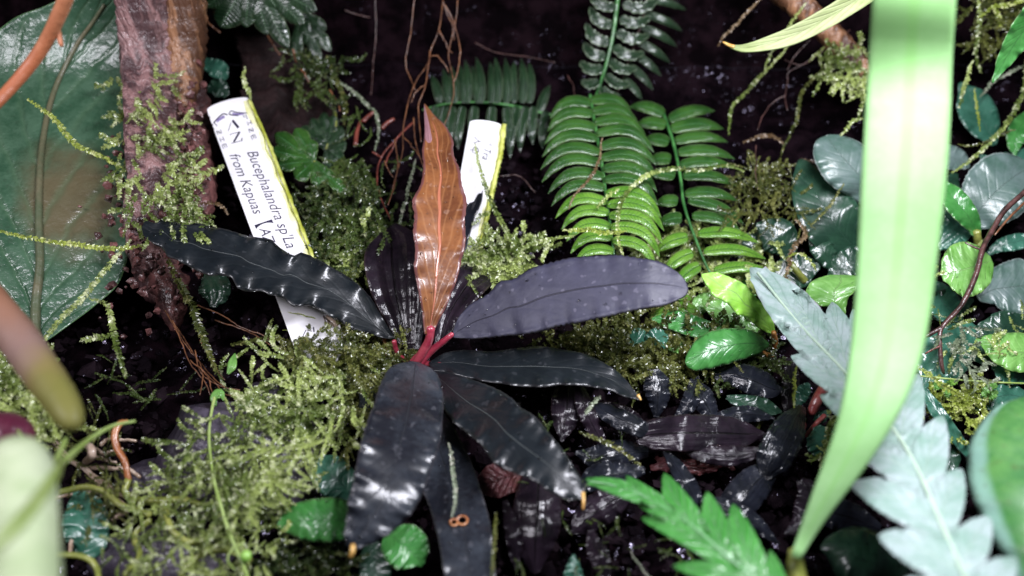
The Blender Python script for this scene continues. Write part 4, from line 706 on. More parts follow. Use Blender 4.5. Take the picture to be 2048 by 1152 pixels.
lobed('lobed_leaf', 'blurred silvery deeply lobed leaf in the right foreground behind the strap leaf', 'leaf', [(1515, 545), (1600, 650), (1690, 745), (1790, 863), (1839, 948), (1875, 1030), (1919, 1129), (1950, 1200)], [3.4, 3.7, 4.0, 4.3, 4.5, 4.6, 4.8, 5.0], [
    ((1650, 700), (1500, 536), 44, 6), ((1640, 690), (1592, 585), 30, 0), ((1705, 765), (1664, 604), 38, -4), ((1705, 755), (1562, 655), 33, 8), ((1750, 808), (1582, 712), 34, 8), ((1765, 830), (1706, 618), 32, -4),
    ((1805, 888), (1640, 790), 34, 8), ((1846, 965), (1690, 872), 36, 8), ((1884, 1050), (1700, 968), 40, 10), ((1925, 1145), (1756, 1072), 42, 10), ((1965, 1225), (1800, 1165), 42, 8),
    ((1792, 870), (1780, 700), 32, -4), ((1802, 890), (1838, 748), 38, -8), ((1848, 975), (1886, 832), 40, -8), ((1880, 1050), (1924, 938), 38, -8), ((1922, 1140), (1982, 1034), 40, -8), ((1955, 1215), (2034, 1118), 42, -8)], 'silver', mids='silverrib', rad=6, wmid=30, step=12)
lobed('lobed_leaf', 'sharp bright green lobed leaf at the bottom right of centre', 'leaf', [(1175, 962), (1235, 972), (1300, 998), (1373, 1043), (1420, 1082), (1451, 1110), (1502, 1152), (1540, 1190)], [3.0, 3.2, 3.3, 3.5, 3.6, 3.7, 3.7, 3.7], [
    ((1300, 998), (1170, 958), 17, 3), ((1340, 1020), (1252, 951), 20, -9), ((1405, 1072), (1328, 946), 27, -8), ((1464, 1124), (1414, 983), 27, -7), ((1525, 1172), (1466, 1008), 31, -7),
    ((1376, 1046), (1277, 1011), 15, 4), ((1452, 1116), (1282, 1036), 25, 12), ((1515, 1165), (1344, 1132), 21, 4), ((1580, 1230), (1540, 1100), 20, -4)], 'lobegreen', mids='lobrib', rad=3.5, wmid=12, step=8)
# strap leaf etc.
t = thing('strap_leaf', 'very broad blurred bright green strap leaf running down the right foreground', 'leaf', at(1590, 1110, 4.0))
blade('blade', 'strap', t, [3.8, 5.4, 7.0, 8.4, 9.8, 11.5, 13.2, 14.2, 13.4], A=[(1582, 1110), (1625, 985), (1672, 850), (1697, 720), (1712, 560), (1720, 400), (1732, 200), (1745, 0), (1752, -160)], B=[(1600, 1118), (1655, 1035), (1745, 915), (1812, 800), (1852, 680), (1878, 500), (1898, 300), (1906, 100), (1912, 0), (1916, -160)], n=80, m=15, bow=.10, th=.06)
tube('sheath', 'olive', [(1598, 1210, 2.8, 24), (1592, 1160, 3.2, 22), (1590, 1100, 3.7, 12)], t, 14, 10)
t = thing('grass_blade', 'curved pale green blade with a brown tip entering from the top right', 'leaf', at(1720, -20, 5))
blade('blade', 'cream', t, [6.5, 6.2, 5.8, 5.2, 4.8], spine=[(1830, -90, 24), (1760, -35, 23), (1700, 8, 20), (1640, 44, 19), (1580, 73, 17), (1530, 88, 13), (1490, 96, 9), (1466, 93, 5), (1450, 84, 2)], n=50, m=11, fold=.25, th=.05)
tube('leaf_tip', 'tip', [(1468, 93, 5.1, 4), (1458, 90, 5.05, 3.5), (1446, 84, 5, 2)], t, 8, 6)
plant('grass_blade', 'dark green blurred blade slanting at the upper right edge', 'leaf', at(2060, 40, 6), [('green', [7, 6.6, 6.0], [(2090, 10, 30), (2045, 65, 26), (2010, 120, 16), (1985, 165, 3)], dict(teeth=0))])
t = thing('broad_leaf', 'large speckled green leaf cut off by the right edge of the picture', 'leaf', at(2120, 1100, 4))
blade('blade', 'bigright', t, [4.4, 4.9, 5.2, 5.2, 4.9], A=[(2060, 1230), (2010, 1120), (1965, 1040), (1938, 960), (1940, 890), (1962, 845), (1995, 812), (2040, 795)], B=[(2200, 1230), (2240, 1100), (2260, 1000), (2250, 900), (2200, 830), (2140, 800), (2090, 790), (2050, 793)], n=60, m=21, bow=.35, fold=.05, teeth=1.5, wave=.05)
t = thing('oval_leaf', 'large glossy dark green oval leaf with a brown patch filling the upper left corner', 'leaf', at(75, 690, 2.6))
o = blade('blade', 'bigleft', t, [1.8, 2.4, 3.0, 3.4, 3.6, 3.8], A=[(68, 690), (20, 650), (-40, 580), (-90, 470), (-110, 350), (-100, 220), (-60, 120), (20, 42), (90, 12), (170, -25), (240, -60)], B=[(78, 690), (120, 662), (190, 610), (240, 560), (262, 470), (272, 350), (280, 240), (285, 140), (280, 60), (270, -10), (250, -60)], n=90, m=31, tilt=-.18, fold=.04, bow=.05, wave=.05, wf=3, th=.05, rolls=.01)
T_ = SURF[o.name]; X = T_[:80, 15]+(CAM-T_[:80, 15])/25*.03; V, F = tubegeo(X, np.linspace(.13, .05, 80), 8); mesh('midrib', V, F, M['dullrib'], t)
# blurred stems close to the lens
tube('rust_stem', 'rust', [(150, -50, 11.5, 14), (120, 25, 11.3, 14), (85, 95, 11.0, 13), (40, 155, 10.8, 12), (-15, 215, 10.6, 11)], None, 30, 12, .05, 2)
props(bpy.data.objects['rust_stem'], 'blurred rusty orange stem crossing the top left corner', 'stem')
tube('side_shoot', 'rust', [(108, 40, 11.2, 6), (116, 65, 11.1, 6), (123, 92, 11.1, 4)], bpy.data.objects['rust_stem'], 10, 8)
tube('fleshy_stem', 'pinkstem', [(-70, 545, 7.6, 36), (-10, 620, 7.5, 38), (45, 690, 7.4, 38), (90, 755, 7.3, 37), (122, 802, 7.2, 33), (138, 832, 7.1, 28), (148, 852, 7.0, 17)], None, 40, 18, .05, 3)
props(bpy.data.objects['fleshy_stem'], 'thick blurred pinkish brown stem with a rounded end at the left edge', 'stem')
tube('cut_stalk', 'palestem', [(32, 925, 7.6, 58), (34, 950, 7.7, 68), (38, 1010, 7.8, 70), (44, 1100, 7.9, 68), (48, 1240, 8, 68)], None, 36, 28, .02, 3)
props(bpy.data.objects['cut_stalk'], 'thick pale green cut stem in the bottom left corner', 'stem')
t = thing('sprout', 'forked lime sprout winding round the thick pale green stem', 'sprout', at(95, 955, 7))
tube('runner', 'vine', [(-30, 1110, 9.5, 10), (20, 1065, 9.6, 11), (70, 1010, 9.3, 12), (105, 955, 8, 12), (118, 925, 7, 10)], t, 24, 10)
tube('shoot', 'vine', [(88, 955, 7.2, 6), (110, 925, 6.2, 6), (132, 878, 5.6, 5)], t, 16, 8); tube('shoot', 'vine', [(92, 958, 7.2, 7), (130, 920, 6, 7), (180, 878, 5, 5), (225, 852, 4.5, 4), (270, 842, 4.2, 3)], t, 24, 8)
tube('shoot', 'vine', [(95, 950, 7, 4), (70, 905, 6, 4), (35, 860, 5.4, 3)], t, 16, 8)
V, F = ICO3[0]*np.array([.62, .5, .48])+at(0, 876, 5.0), ICO3[1]; props(mesh('bud', V, F, M['magenta'], None), 'blurred magenta bud at the left edge above the pale stem', 'bud')
# ------------------------------------------------------------------ ferns
def frond(label, rach, hs, pin, w0, mat, lime=None, name='fern_frond', curl=8, rr=4, teeth=.7, bead=0, nsep=None, group='fern fronds', rmat='frib', th=.03, hoff=.1):
    t = thing(name, label, 'fern frond', at(rach[0][0], rach[0][1], hs[0]), group)
    Q = spline(rach, 60); hv = np.interp(np.linspace(0, 1, 60), np.linspace(0, 1, len(hs)), hs)
    X = at(Q[:, 0], Q[:, 1], hv); V, F = tubegeo(X, np.linspace(rr, rr*.6, 60)*pxcm(Q[30, 1], hs[0]), 8); mesh('rachis', V, F, M[rmat], t)
    for p in pin:
        (bu, bv), (tu, tv) = p[0], p[1]; wd = p[2] if len(p) > 2 and p[2] else w0; sgn = 1 if tu > bu else -1
        i = np.argmin(((Q-[bu, bv])**2).sum(1)); h0 = hv[i]+hoff; d = np.array([tu-bu, tv-bv], float); L = np.linalg.norm(d); nn = np.array([-d[1], d[0]])/L
        if nn[1] > 0: nn = -nn
        cv = curl*L/90*(p[3] if len(p) > 3 else 1); sp_ = []
        for q, wq in ((0, .45), (.08, .85), (.3, 1), (.55, .93), (.78, .66), (.92, .34), (1, .04)):
            pp = np.array([bu, bv])+d*q+nn*cv*math.sin(q*math.pi); sp_.append((pp[0], pp[1], wd*wq))
        mt = mat
        if lime and lime(bu, bv): mt = 'fernlime'  # lower leaflets take the lime copy: younger, and their lit tone is painted in
        dz = -.35*L/90
        blade('pinna', mt, t, [h0, h0+.16, h0+.10, h0+dz], spine=sp_, n=22, m=9, fold=.20, bow=.42, wave=.012, teeth=teeth, nt=16, th=th, bead=bead, tilt=.25*sgn*(1 if nn[1] < 0 else -1)*0)
    return t
def side(b0, tips, n, rach_):
    q = spline(rach_, 60); i0, i1 = b0; T = spline(tips, n); return [(tuple(q[int(i0+(i1-i0)*k/(n-1))]), tuple(T[k])) for k in range(n)]
RF1 = [(1180, 196), (1190, 250), (1204, 330), (1213, 400), (1222, 460), (1229, 520)]; RF2 = [(1322, 215), (1345, 280), (1360, 350), (1368, 410), (1388, 470), (1412, 530), (1430, 560)]
F1 = side((2, 56), [(1100, 238), (1086, 305), (1081, 355), (1096, 388), (1108, 430), (1124, 462), (1138, 498), (1148, 532)], 13, RF1)+side((1, 52), [(1266, 238), (1308, 305), (1314, 350), (1316, 412), (1328, 455), (1324, 497), (1312, 540)], 13, RF1)
F2 = side((3, 58), [(1428, 216), (1454, 265), (1472, 318), (1476, 372), (1484, 430), (1508, 478), (1532, 518), (1545, 556)], 14, RF2)+side((2, 56), [(1262, 214), (1280, 270), (1294, 320), (1300, 365), (1312, 418), (1312, 470), (1322, 520), (1345, 585)], 12, RF2)
frond('arching fern frond with long curved leaflets, lime at its lower end', [(1180, 190), (1190, 250), (1204, 330), (1213, 400), (1222, 460), (1229, 520)], (1.6, 1.9, 2.1, 2.2, 2.1, 1.9), F1, 10.8, 'fern', lambda u, v: v > 385, curl=20)
F2 = [((1338, 240), (1430, 222), 12), ((1342, 258), (1448, 258), 13), ((1350, 282), (1456, 284)), ((1356, 305), (1470, 318)), ((1360, 330), (1468, 336)), ((1366, 352), (1474, 372)), ((1370, 388), (1476, 402)), ((1376, 400), (1488, 448)), ((1384, 432), (1482, 462)), ((1396, 468), (1518, 486)), ((1408, 504), (1532, 518)), ((1428, 542), (1545, 548)),
      ((1328, 228), (1258, 214), 12), ((1332, 250), (1270, 252), 12), ((1338, 284), (1285, 284), 12), ((1342, 318), (1296, 326), 12), ((1350, 352), (1298, 352), 12), ((1356, 402), (1312, 410), 12), ((1364, 436), (1316, 452), 13), ((1376, 474), (1310, 506), 13), ((1386, 505), (1328, 548), 13), ((1400, 530), (1350, 580), 13)]
frond('second fern frond to the right, its lowest leaflets thin and yellow green', [(1322, 215), (1345, 280), (1360, 350), (1368, 410), (1388, 470), (1412, 530), (1430, 560)], (1.1, 1.3, 1.4, 1.4, 1.3, 1.2), F2, 10.8, 'fern', lambda u, v: v > 462, curl=9)
F3 = [((u, 206), (u2, v2), 9) for u, u2, v2 in ((880, 862, 150), (896, 886, 138), (908, 902, 132), (928, 918, 128), (934, 930, 120), (956, 944, 132), (962, 952, 114), (982, 980, 124), (994, 990, 115), (1012, 1010, 116), (1028, 1030, 120), (1044, 1042, 116), (1058, 1058, 124))]+[((1080, 222), (1100, 170), 9), ((1092, 222), (1085, 300), 9)]
F3 += [((u, 212), (u2, v2), 10) for u, u2, v2 in ((872, 868, 268), (890, 886, 285), (906, 898, 300), (926, 916, 300), (950, 948, 290), (985, 985, 290), (1012, 1014, 296), (1034, 1020, 318), (1052, 1040, 306), (1068, 1066, 290))]
frond('dark fern frond lying sideways behind the shorter white label', [(1110, 232), (1070, 222), (1010, 209), (950, 204), (890, 208), (845, 220)], (.4, .5, .6, .6, .5, .4), F3, 9, 'ferndark', None, curl=4, rr=3, hoff=.05)
F4 = [((1236, -20), (1182, -52), 8), ((1232, 14), (1180, -18), 8), ((1226, 50), (1180, 12), 8), ((1220, 84), (1172, 46), 8.5), ((1212, 112), (1168, 84), 8), ((1206, 136), (1160, 122), 8), ((1198, 162), (1162, 160), 7), ((1246, 6), (1318, -4), 8.5), ((1240, 36), (1302, 32), 8), ((1234, 62), (1300, 68), 8), ((1228, 92), (1290, 104), 8), ((1220, 120), (1276, 134), 7.5), ((1212, 148), (1262, 166), 7), ((1202, 174), (1240, 190), 6.5)]
frond('fern frond with short crinkled bead edged leaflets hanging from the top', [(1242, -60), (1235, 0), (1226, 70), (1212, 130), (1190, 200)], (1.0, 1.1, 1.1, 1.0, .9), F4, 10, 'ferndark', None, curl=-18, teeth=4.0, bead=.10, rr=5)
F5 = [((1296, 0), (1372, 20), 7), ((1290, 28), (1364, 62), 8), ((1282, 54), (1354, 94), 8), ((1272, 82), (1340, 126), 8), ((1264, 106), (1322, 152), 7.5), ((1256, 130), (1306, 180), 7.5), ((1246, 156), (1284, 200), 7), ((1300, -28), (1372, -18), 7)]
frond('faint fern frond at the top with smooth strap shaped leaflets to the right', [(1300, -50), (1290, 20), (1272, 80), (1255, 130), (1235, 185)], (.4, .5, .5, .5, .4), F5, 13, 'ferndark', None, curl=5, rr=2.5, rmat='twig', hoff=.02)
F6 = [((1310, 560), (1360, 575), 10), ((1330, 585), (1385, 600), 10), ((1350, 610), (1400, 625), 10), ((1300, 560), (1270, 580), 10), ((1320, 590), (1285, 610), 10), ((1340, 620), (1300, 635), 9), ((1295, 540), (1345, 548), 10)]
frond('thin translucent yellow green frond under the tip of the violet slate leaf', [(1280, 520), (1300, 555), (1330, 595), (1365, 650)], (1.2, 1.2, 1.1, .9), F6, 10, 'fernlime', None, curl=4, rr=2.5)
def smallfern(label, node, h, lobes, mat, tail):
    t = thing('small_fern', label, 'fern', at(node[0], node[1], h), 'small lobed ferns')
    for tu, tv, wd in lobes:
        d = np.array([tu-node[0], tv-node[1]], float); sp_ = [(node[0]+d[0]*q, node[1]+d[1]*q, wd*wq) for q, wq in ((0.02, .3), (.3, .6), (.6, .95), (.85, 1), (.97, .6), (1.03, .1))]
        blade('lobe', mat, t, [h, h+.15, h+.2, h+.1], spine=sp_, n=24, m=9, bow=.25, wave=.04, wf=3, teeth=1.5, nt=8, rolls=.05)
    tube('stalk', 'olive', tail, t, 14, 6)
smallfern('bright green lobed fern touching the right edge of the long white label', (628, 322), 1.9, [(552, 268, 16), (592, 258, 17), (545, 300, 15), (556, 330, 14), (592, 356, 18), (640, 372, 15), (668, 366, 13), (690, 385, 12), (618, 280, 14)], 'fern', [(628, 322, 1.9, 3), (660, 360, 1.5, 3), (700, 420, .8, 3)])
smallfern('shaded lobed fern right of the bright one beside the white label', (652, 298), 1.3, [(604, 254, 12), (624, 238, 12), (648, 226, 12), (668, 232, 12), (684, 254, 13), (692, 286, 14), (684, 318, 14), (662, 342, 14), (628, 262, 10)], 'ferndark', [(652, 298, 1.3, 3), (672, 250, 1.4, 3), (660, 180, 1, 3)])
smallfern('dark green lobed fern hanging from the top edge over the cork bark', (500, -50), 2.2, [(442, 52, 32), (492, 52, 20), (535, 66, 20), (574, 92, 18), (605, 46, 18), (415, 12, 20), (470, 10, 24), (630, 20, 18), (560, 20, 24), (520, 10, 24)], 'ferndark', [(500, -50, 2.2, 4), (520, -80, 2.2, 4)])
smallfern('dim lobed fern frond behind the thin moss strand at top', (600, 20), 1.0, [(620, 90, 14), (650, 60, 12), (660, 100, 12), (590, 120, 12), (640, 130, 10)], 'ferndark', [(600, 20, 1, 3), (610, -40, 1, 3)])
# ------------------------------------------------------------------ roots and twigs
def roots(label, items, mat, h, r=2.2, name='hanging_roots', cat='roots', wob=0.05):
    t = thing(name, label, cat, at(items[0][0][0], items[0][0][1], h))
    for k, it in enumerate(items): tube('root', mat, [(u, v, h+.15*math.sin(k*2.1+i), r*(1-.35*i/len(it))) for i, (u, v) in enumerate(it)], t, 26, 5, .25, k+3, wob=wob)
    return t
roots('tangle of thin rusty roots hanging from the top above the amber leaf', [
    [(832, -20), (826, 20), (822, 60), (815, 103), (814, 133), (824, 162), (830, 180)], [(888, -20), (885, 10), (878, 60), (860, 100), (855, 126), (828, 169), (815, 208), (807, 258), (805, 304), (792, 350), (785, 378)],
    [(885, 0), (895, 30), (908, 60), (899, 110), (904, 146), (908, 185), (898, 225), (888, 251)], [(860, 100), (858, 126), (848, 179), (838, 208), (838, 238), (842, 284)], [(827, 235), (828, 265), (838, 304), (847, 334)],
    [(890, 10), (905, 40), (914, 67), (921, 110), (916, 145), (905, 170)], [(878, 60), (891, 86), (904, 106)], [(789, 278), (794, 324), (789, 367), (776, 410)], [(769, 321), (786, 354)], [(858, 112), (875, 112), (890, 125), (898, 145)], [(850, 170), (830, 185), (822, 205)], [(915, 0), (912, 40), (908, 80)], [(808, 275), (825, 290), (838, 312)]], 'root', 2.2, 1.7)
roots('dark red stem with thin side roots left of the amber leaf', [[(826, 245), (799, 271), (762, 314), (756, 357), (766, 403), (782, 440)], [(762, 314), (745, 305)], [(770, 330), (785, 300), (792, 280)]], 'redtwig', 1.6, 2.4)
roots('rusty rootlets falling from the foot of the mossy branch onto the moss mound', [[(330, 620), (355, 665), (375, 710), (410, 760), (420, 790)], [(345, 640), (370, 690), (395, 720), (430, 760), (450, 775)], [(350, 650), (385, 700), (405, 745), (400, 790)], [(395, 610), (440, 630), (480, 655), (530, 675), (558, 700)], [(390, 700), (400, 740), (440, 770), (480, 780)], [(395, 730), (430, 765), (455, 790), (490, 792)], [(380, 720), (410, 750), (430, 800)], [(400, 680), (420, 720), (435, 745), (450, 760)], [(430, 640), (500, 665), (540, 690)]], 'root', 1.5, 1.7)
for lab, p in (('short brick red twig standing left of the rusty roots', [(711, 290), (714, 265), (722, 241)]), ('short brick red twig pointing right at the dark red stem', [(764, 256), (775, 246), (788, 238)]), ('faint brick red twig above the other red twigs', [(727, 242), (738, 232), (748, 224)])):
    o = tube('red_twig', 'redtwig', [(u, v, 1.4, 5.0-.8*i) for i, (u, v) in enumerate(p)], None, 10, 7, .2, 3); props(o, lab, 'twig', 'short red twigs')
t = thing('black_twig', 'thin black brown twig hanging over the round lime leaf at right', 'twig', at(2060, 370, 3))
tube('stem', 'twig', [(2070, 365, 3.2, 6), (2040, 392, 3.2, 5), (2008, 422, 3.1, 5), (1984, 462, 3, 5), (1965, 500, 3, 5), (1950, 555, 2.8, 5), (1922, 612, 2.5, 4.5), (1884, 655, 2.2, 4), (1880, 690, 1.9, 4), (1884, 735, 1.4, 4), (1888, 748, 1.2, 2)], t, 50, 7, .25, 4)
tube('side_twig', 'twig', [(1884, 655, 2.2, 4), (1862, 668, 2.1, 4), (1840, 678, 2, 3)], t, 10, 6, .2, 3); tube('side_twig', 'twig', [(1965, 500, 3, 2), (1950, 495, 3, 2), (1930, 485, 3, 1.5)], t, 10, 6, .2, 3); tube('side_twig', 'redtwig', [(1880, 692, 2, 2), (1860, 702, 1.9, 2), (1850, 708, 1.8, 1.2)], t, 10, 6, .2, 3); tube('side_twig', 'root', [(2060, 395, 3, 3), (2015, 440, 3, 3), (1990, 470, 2.9, 2)], t, 14, 6, .2, 3)
o = tube('green_runner', 'vine', [(1820, 750, 1.6, 1.8), (1900, 758, 1.6, 1.8), (1980, 764, 1.6, 1.8), (2080, 768, 1.6, 1.8)], None, 20, 6); props(o, 'hair thin pale green runner stretched level across the lower right', 'runner')
roots('dark hair thin roots spreading on the black wall left of the strap leaf', [[(1700, 60), (1660, 90), (1620, 120), (1580, 140), (1576, 165), (1570, 195), (1575, 220)], [(1572, 190), (1545, 205), (1525, 235), (1515, 260)], [(1575, 140), (1590, 115), (1640, 60)], [(1512, 290), (1510, 340), (1515, 380)], [(1630, 110), (1600, 130), (1570, 120)]], 'twig', 1.6, 1.4, 'hair_roots')
roots('dark hair thin roots on the back wall above the ferns', [[(750, -10), (752, 60), (748, 130), (742, 190)], [(690, 20), (720, 30), (740, 35)], [(950, 85), (990, 105), (1050, 115), (1110, 125)], [(1135, 150), (1147, 180), (1150, 205)], [(1000, 352), (1040, 352), (1070, 385)]], 'twig', .8, 1.2, 'hair_roots')
roots('thin brown sticks leaning above the long white label', [[(392, 10), (415, 38), (440, 65)], [(536, 70), (550, 95), (560, 110)], [(660, 180), (675, 205), (680, 222)], [(602, 138), (610, 152), (618, 165)], [(585, 98), (590, 112), (593, 125)]], 'root', 2.0, 2.6, 'twigs', 'twigs')
roots('pale branching roots spreading over the black soil at lower left', [[(105, 880), (140, 920), (165, 935), (215, 975), (250, 1010), (262, 1022)], [(165, 930), (200, 962), (240, 990), (270, 1000)], [(100, 1000), (140, 990), (190, 985), (215, 995)], [(180, 935), (215, 938), (255, 940), (280, 955)], [(185, 895), (210, 905), (245, 898)], [(200, 890), (220, 880), (272, 882)], [(190, 912), (215, 925), (232, 925)], [(255, 1020), (240, 1030), (225, 1042)], [(140, 1010), (150, 1060), (140, 1110)]], 'rootpale', 1.0, 5.5, 'pale_roots')
o = tube('root_loop', 'rootpale', [(168, 886, 1.6, 7), (182, 896, 1.8, 8), (184, 912, 1.7, 8), (172, 924, 1.2, 7)], None, 20, 9, .1, 3); props(o, 'fleshy pink root loop standing up among the pale roots', 'root')
t = thing('orange_root', 'orange root curling down to a yellow green runner at lower left', 'root', at(248, 845, 2))
tube('root', 'rootorange', [(256, 842, 2.3, 4), (240, 848, 2.3, 7), (230, 868, 2.2, 7), (234, 895, 2, 7), (250, 925, 1.8, 6), (257, 960, 1.5, 6)], t, 30, 9, .2, 4); tube('runner', 'olive', [(257, 958, 1.5, 7), (250, 985, 1.4, 7), (275, 1000, 1.3, 7), (320, 1002, 1.3, 7), (370, 1000, 1.3, 6), (400, 1010, 1.2, 5)], t, 30, 9, .2, 5)
t = thing('yellow_runner', 'yellow green runners looping over the dark stone at bottom left', 'runner', at(330, 1060, 1))
for k, p in enumerate(([(120, 985), (170, 975), (210, 985), (240, 1010), (300, 1030)], [(330, 1020), (345, 1060), (380, 1085), (415, 1070), (440, 1030)], [(100, 1110), (160, 1112), (190, 1130), (200, 1170)], [(250, 1150), (280, 1110), (270, 1070), (300, 1040)], [(360, 1150), (400, 1110), (450, 1100), (500, 1120)])):
    tube('runner', 'olive', [(u, v, 1.6+.2*math.sin(k+i), 6) for i, (u, v) in enumerate(p)], t, 26, 8, .25, k)
t = thing('lime_vine', 'smooth lime vine climbing down the front of the moss mound', 'vine', at(430, 790, 2))
tube('stem', 'vine', [(432, 782, 2.0, 4), (422, 830, 2.2, 3), (418, 880, 2.4, 3), (426, 950, 2.4, 3.2), (438, 1000, 2.4, 3.6), (460, 1070, 2.2, 4), (490, 1140, 2.0, 4), (505, 1190, 2, 4)], t, 50, 8)
blade('leaf', 'limedull', t, [1.9, 2.2, 2.0], spine=[(430, 812, 3), (428, 795, 8), (440, 785, 8), (448, 800, 3)], n=16, m=7); blade('leaf', 'limedull', t, [1.9, 2.2, 2.0], spine=[(455, 748, 2), (462, 735, 8), (466, 722, 8), (470, 706, 2)], n=16, m=7)
V, F = ICO2[0]*.11+at(492, 1112, 2.2), ICO2[1]; mesh('bud', V, F, M['lime'], t); tube('tendril', 'vine', [(488, 1085, 2.2, 2), (465, 1098, 2.2, 2), (455, 1120, 2.2, 2), (470, 1140, 2.2, 2)], t, 16, 6)
t = thing('curled_tip', 'white fleshy curled root tip with dark rings resting on the foot of the white label', 'root', at(660, 645, 1.4))
tube('curl', 'rootpale', [(648, 632, 1.9, 6), (662, 640, 2, 8), (672, 652, 1.9, 8), (668, 664, 1.7, 6)], t, 18, 10, .08, 2)
for u, v in ((650, 640), (657, 645)): tube('ring', 'twig', [(u-4, v-9, 2.0, 1.5), (u, v, 2.25, 1.5), (u+1, v+9, 2.0, 1.5)], t, 8, 5)
# ------------------------------------------------------------------ moss
moss_clump([(420, 830), (520, 760), (600, 700), (700, 690), (735, 750), (705, 850), (650, 900), (560, 960), (520, 1010), (440, 1000), (370, 900)], 'bright feathery moss mound covering the violet grey stone at lower left', 250, 'moss', (.7, 2.1), (45, 120), 2.2, 6.8, 1.9, 2.4, seed=1)
moss_clump([(290, 980), (400, 930), (560, 980), (580, 1060), (500, 1170), (190, 1170), (230, 1060)], 'yellow green moss creeping along the bottom left edge', 170, 'moss', (.6, 1.5), (30, 85), None, 5.5, 1.9, 2.7, seed=2)
moss_clump([(225, 130), (290, 115), (340, 200), (370, 320), (430, 440), (250, 470), (240, 300)], 'lime moss clinging to the upright driftwood branch', 105, 'moss', (3.4, 4.0), (25, 75), 1.2, 8, 2.6, 3.2, seed=3, rise=.3)
moss_clump([(590, 690), (780, 680), (820, 730), (760, 860), (700, 880), (690, 760)], 'dull moss packed around the foot of the long white label and the rosette', 260, 'mossdull', (.5, 1.3), (25, 65), None, 7, 2.3, 3.3, seed=4)
moss_clump([(620, 400), (690, 300), (740, 330), (770, 430), (740, 500), (640, 520)], 'shaded moss curtain between the long white label and the amber leaf', 190, 'mossdark', (.6, 1.9), (30, 80), 1.9, 7, 2.4, 3.2, seed=5)
moss_clump([(640, 520), (740, 480), (740, 560), (700, 560)], 'moss tuft behind the left black leaf', 60, 'moss', (.8, 1.6), (25, 60), None, 7, 2.4, 3.2, seed=6)
moss_clump([(930, 500), (1040, 480), (1080, 520), (1010, 560), (930, 545)], 'green moss tuft at the foot of the shorter white label', 90, 'moss', (1.0, 1.8), (30, 70), None, 8, 2.4, 3.1, seed=7)
moss_clump([(1040, 680), (1300, 630), (1420, 640), (1450, 700), (1380, 760), (1240, 750), (1120, 700)], 'olive moss carpet below the violet slate leaf', 330, 'mossdull', (.2, 1.0), (25, 65), None, 7, 2.4, 3.3, seed=8)
moss_clump([(1480, 350), (1560, 335), (1590, 370), (1590, 430), (1500, 440), (1470, 400)], 'tangled olive moss right of the second fern', 90, 'mossdull', (.5, 1.3), (30, 70), None, 5, 1.8, 3.4, seed=9)
moss_clump([(1230, 480), (1520, 460), (1560, 560), (1480, 600), (1300, 560)], 'yellow green moss under the lower ends of the ferns', 170, 'moss', (.1, .7), (25, 60), None, 7, 2.3, 3.3, seed=10)
moss_clump([(1640, 70), (1730, 90), (1735, 200), (1660, 150)], 'moss tufts on the slanting tan branch', 55, 'moss', (2.1, 2.7), (25, 60), 1.6, 7, 2.3, 3.2, seed=11, rise=.3)
moss_clump([(1920, 0), (2060, -20), (2060, 60), (1960, 80)], 'moss tangle in the upper right corner', 55, 'mossdull', (1.5, 2.4), (35, 80), 1.5, 6, 2.0, 3.2, seed=12)
moss_clump([(-20, 690), (90, 740), (140, 860), (60, 880), (-20, 830)], 'blurred olive moss behind the pinkish stem at the left edge', 120, 'moss', (1.6, 3.2), (30, 80), None, 9, 3.4, 4, seed=13)
moss_clump([(1850, 770), (1960, 780), (2000, 850), (1900, 870)], 'yellow moss under the two seedlings at right', 70, 'mosslime', (.2, .8), (25, 55), None, 6, 2.2, 3.2, seed=14)
moss_clump([(560, 1090), (700, 1100), (700, 1170), (500, 1170)], 'dark moss at the bottom under the oval green leaf', 80, 'mossdark', (.2, .8), (25, 60), None, 6, 2.2, 3.2, seed=15)
moss_clump([(560, 90), (690, 110), (690, 190), (600, 180)], 'dim moss on the cork bark', 50, 'mossdark', (1.3, 1.9), (25, 60), 1.5, 6, 2.2, 3.3, seed=16, rise=.2)
moss_clump([(1430, 640), (1530, 650), (1560, 740), (1450, 770)], 'dark moss beneath the mid green leaf', 90, 'mossdark', (.1, .6), (25, 55), None, 6, 2.2, 3.2, seed=17)
moss_clump([(120, 880), (200, 860), (260, 1000), (180, 1060), (110, 960)], 'olive algae threads among the pale roots', 60, 'mossdull', (.6, 1.2), (30, 80), None, 4, 1.8, 3.4, seed=18)
moss_clump([(1640, 860), (1700, 840), (1720, 940), (1640, 930)], 'small green moss tuft beside the strap leaf', 35, 'moss', (.8, 1.4), (20, 45), None, 6, 2.2, 3.2, seed=19)
moss_clump([(1900, 640), (1960, 650), (1970, 760), (1910, 740)], 'sparkling moss line across the teal leaves at right', 26, 'mosspale', (1.2, 1.7), (20, 50), 1.3, 6, 2.2, 3.2, seed=20)
moss_clump([(575, 690), (640, 672), (720, 668), (745, 730), (600, 745)], 'moss covering the buried lower end of the long white label', 70, 'mossdull', (1.5, 2.1), (25, 60), None, 7, 2.3, 3.0, seed=21, rise=.35)
moss_clump([(180, 700), (330, 760), (330, 850), (200, 850)], 'sparse moss threads in the black hollow at left', 10, 'mossdark', (.3, .8), (40, 90), None, 4, 1.8, 3.2, seed=22)
moss_clump([(1060, 780), (1300, 900), (1500, 1150), (1000, 1150)], 'sparse moss threads between the small dark leaves', 30, 'mossdark', (.6, 1.2), (25, 70), None, 4, 1.8, 3.2, seed=23)
moss_clump([(700, 180), (820, 330), (830, 440), (740, 470)], 'sparse dim moss threads among the hanging roots', 26, 'mossdark', (.8, 1.9), (35, 80), 1.7, 5, 1.8, 3.0, seed=24)
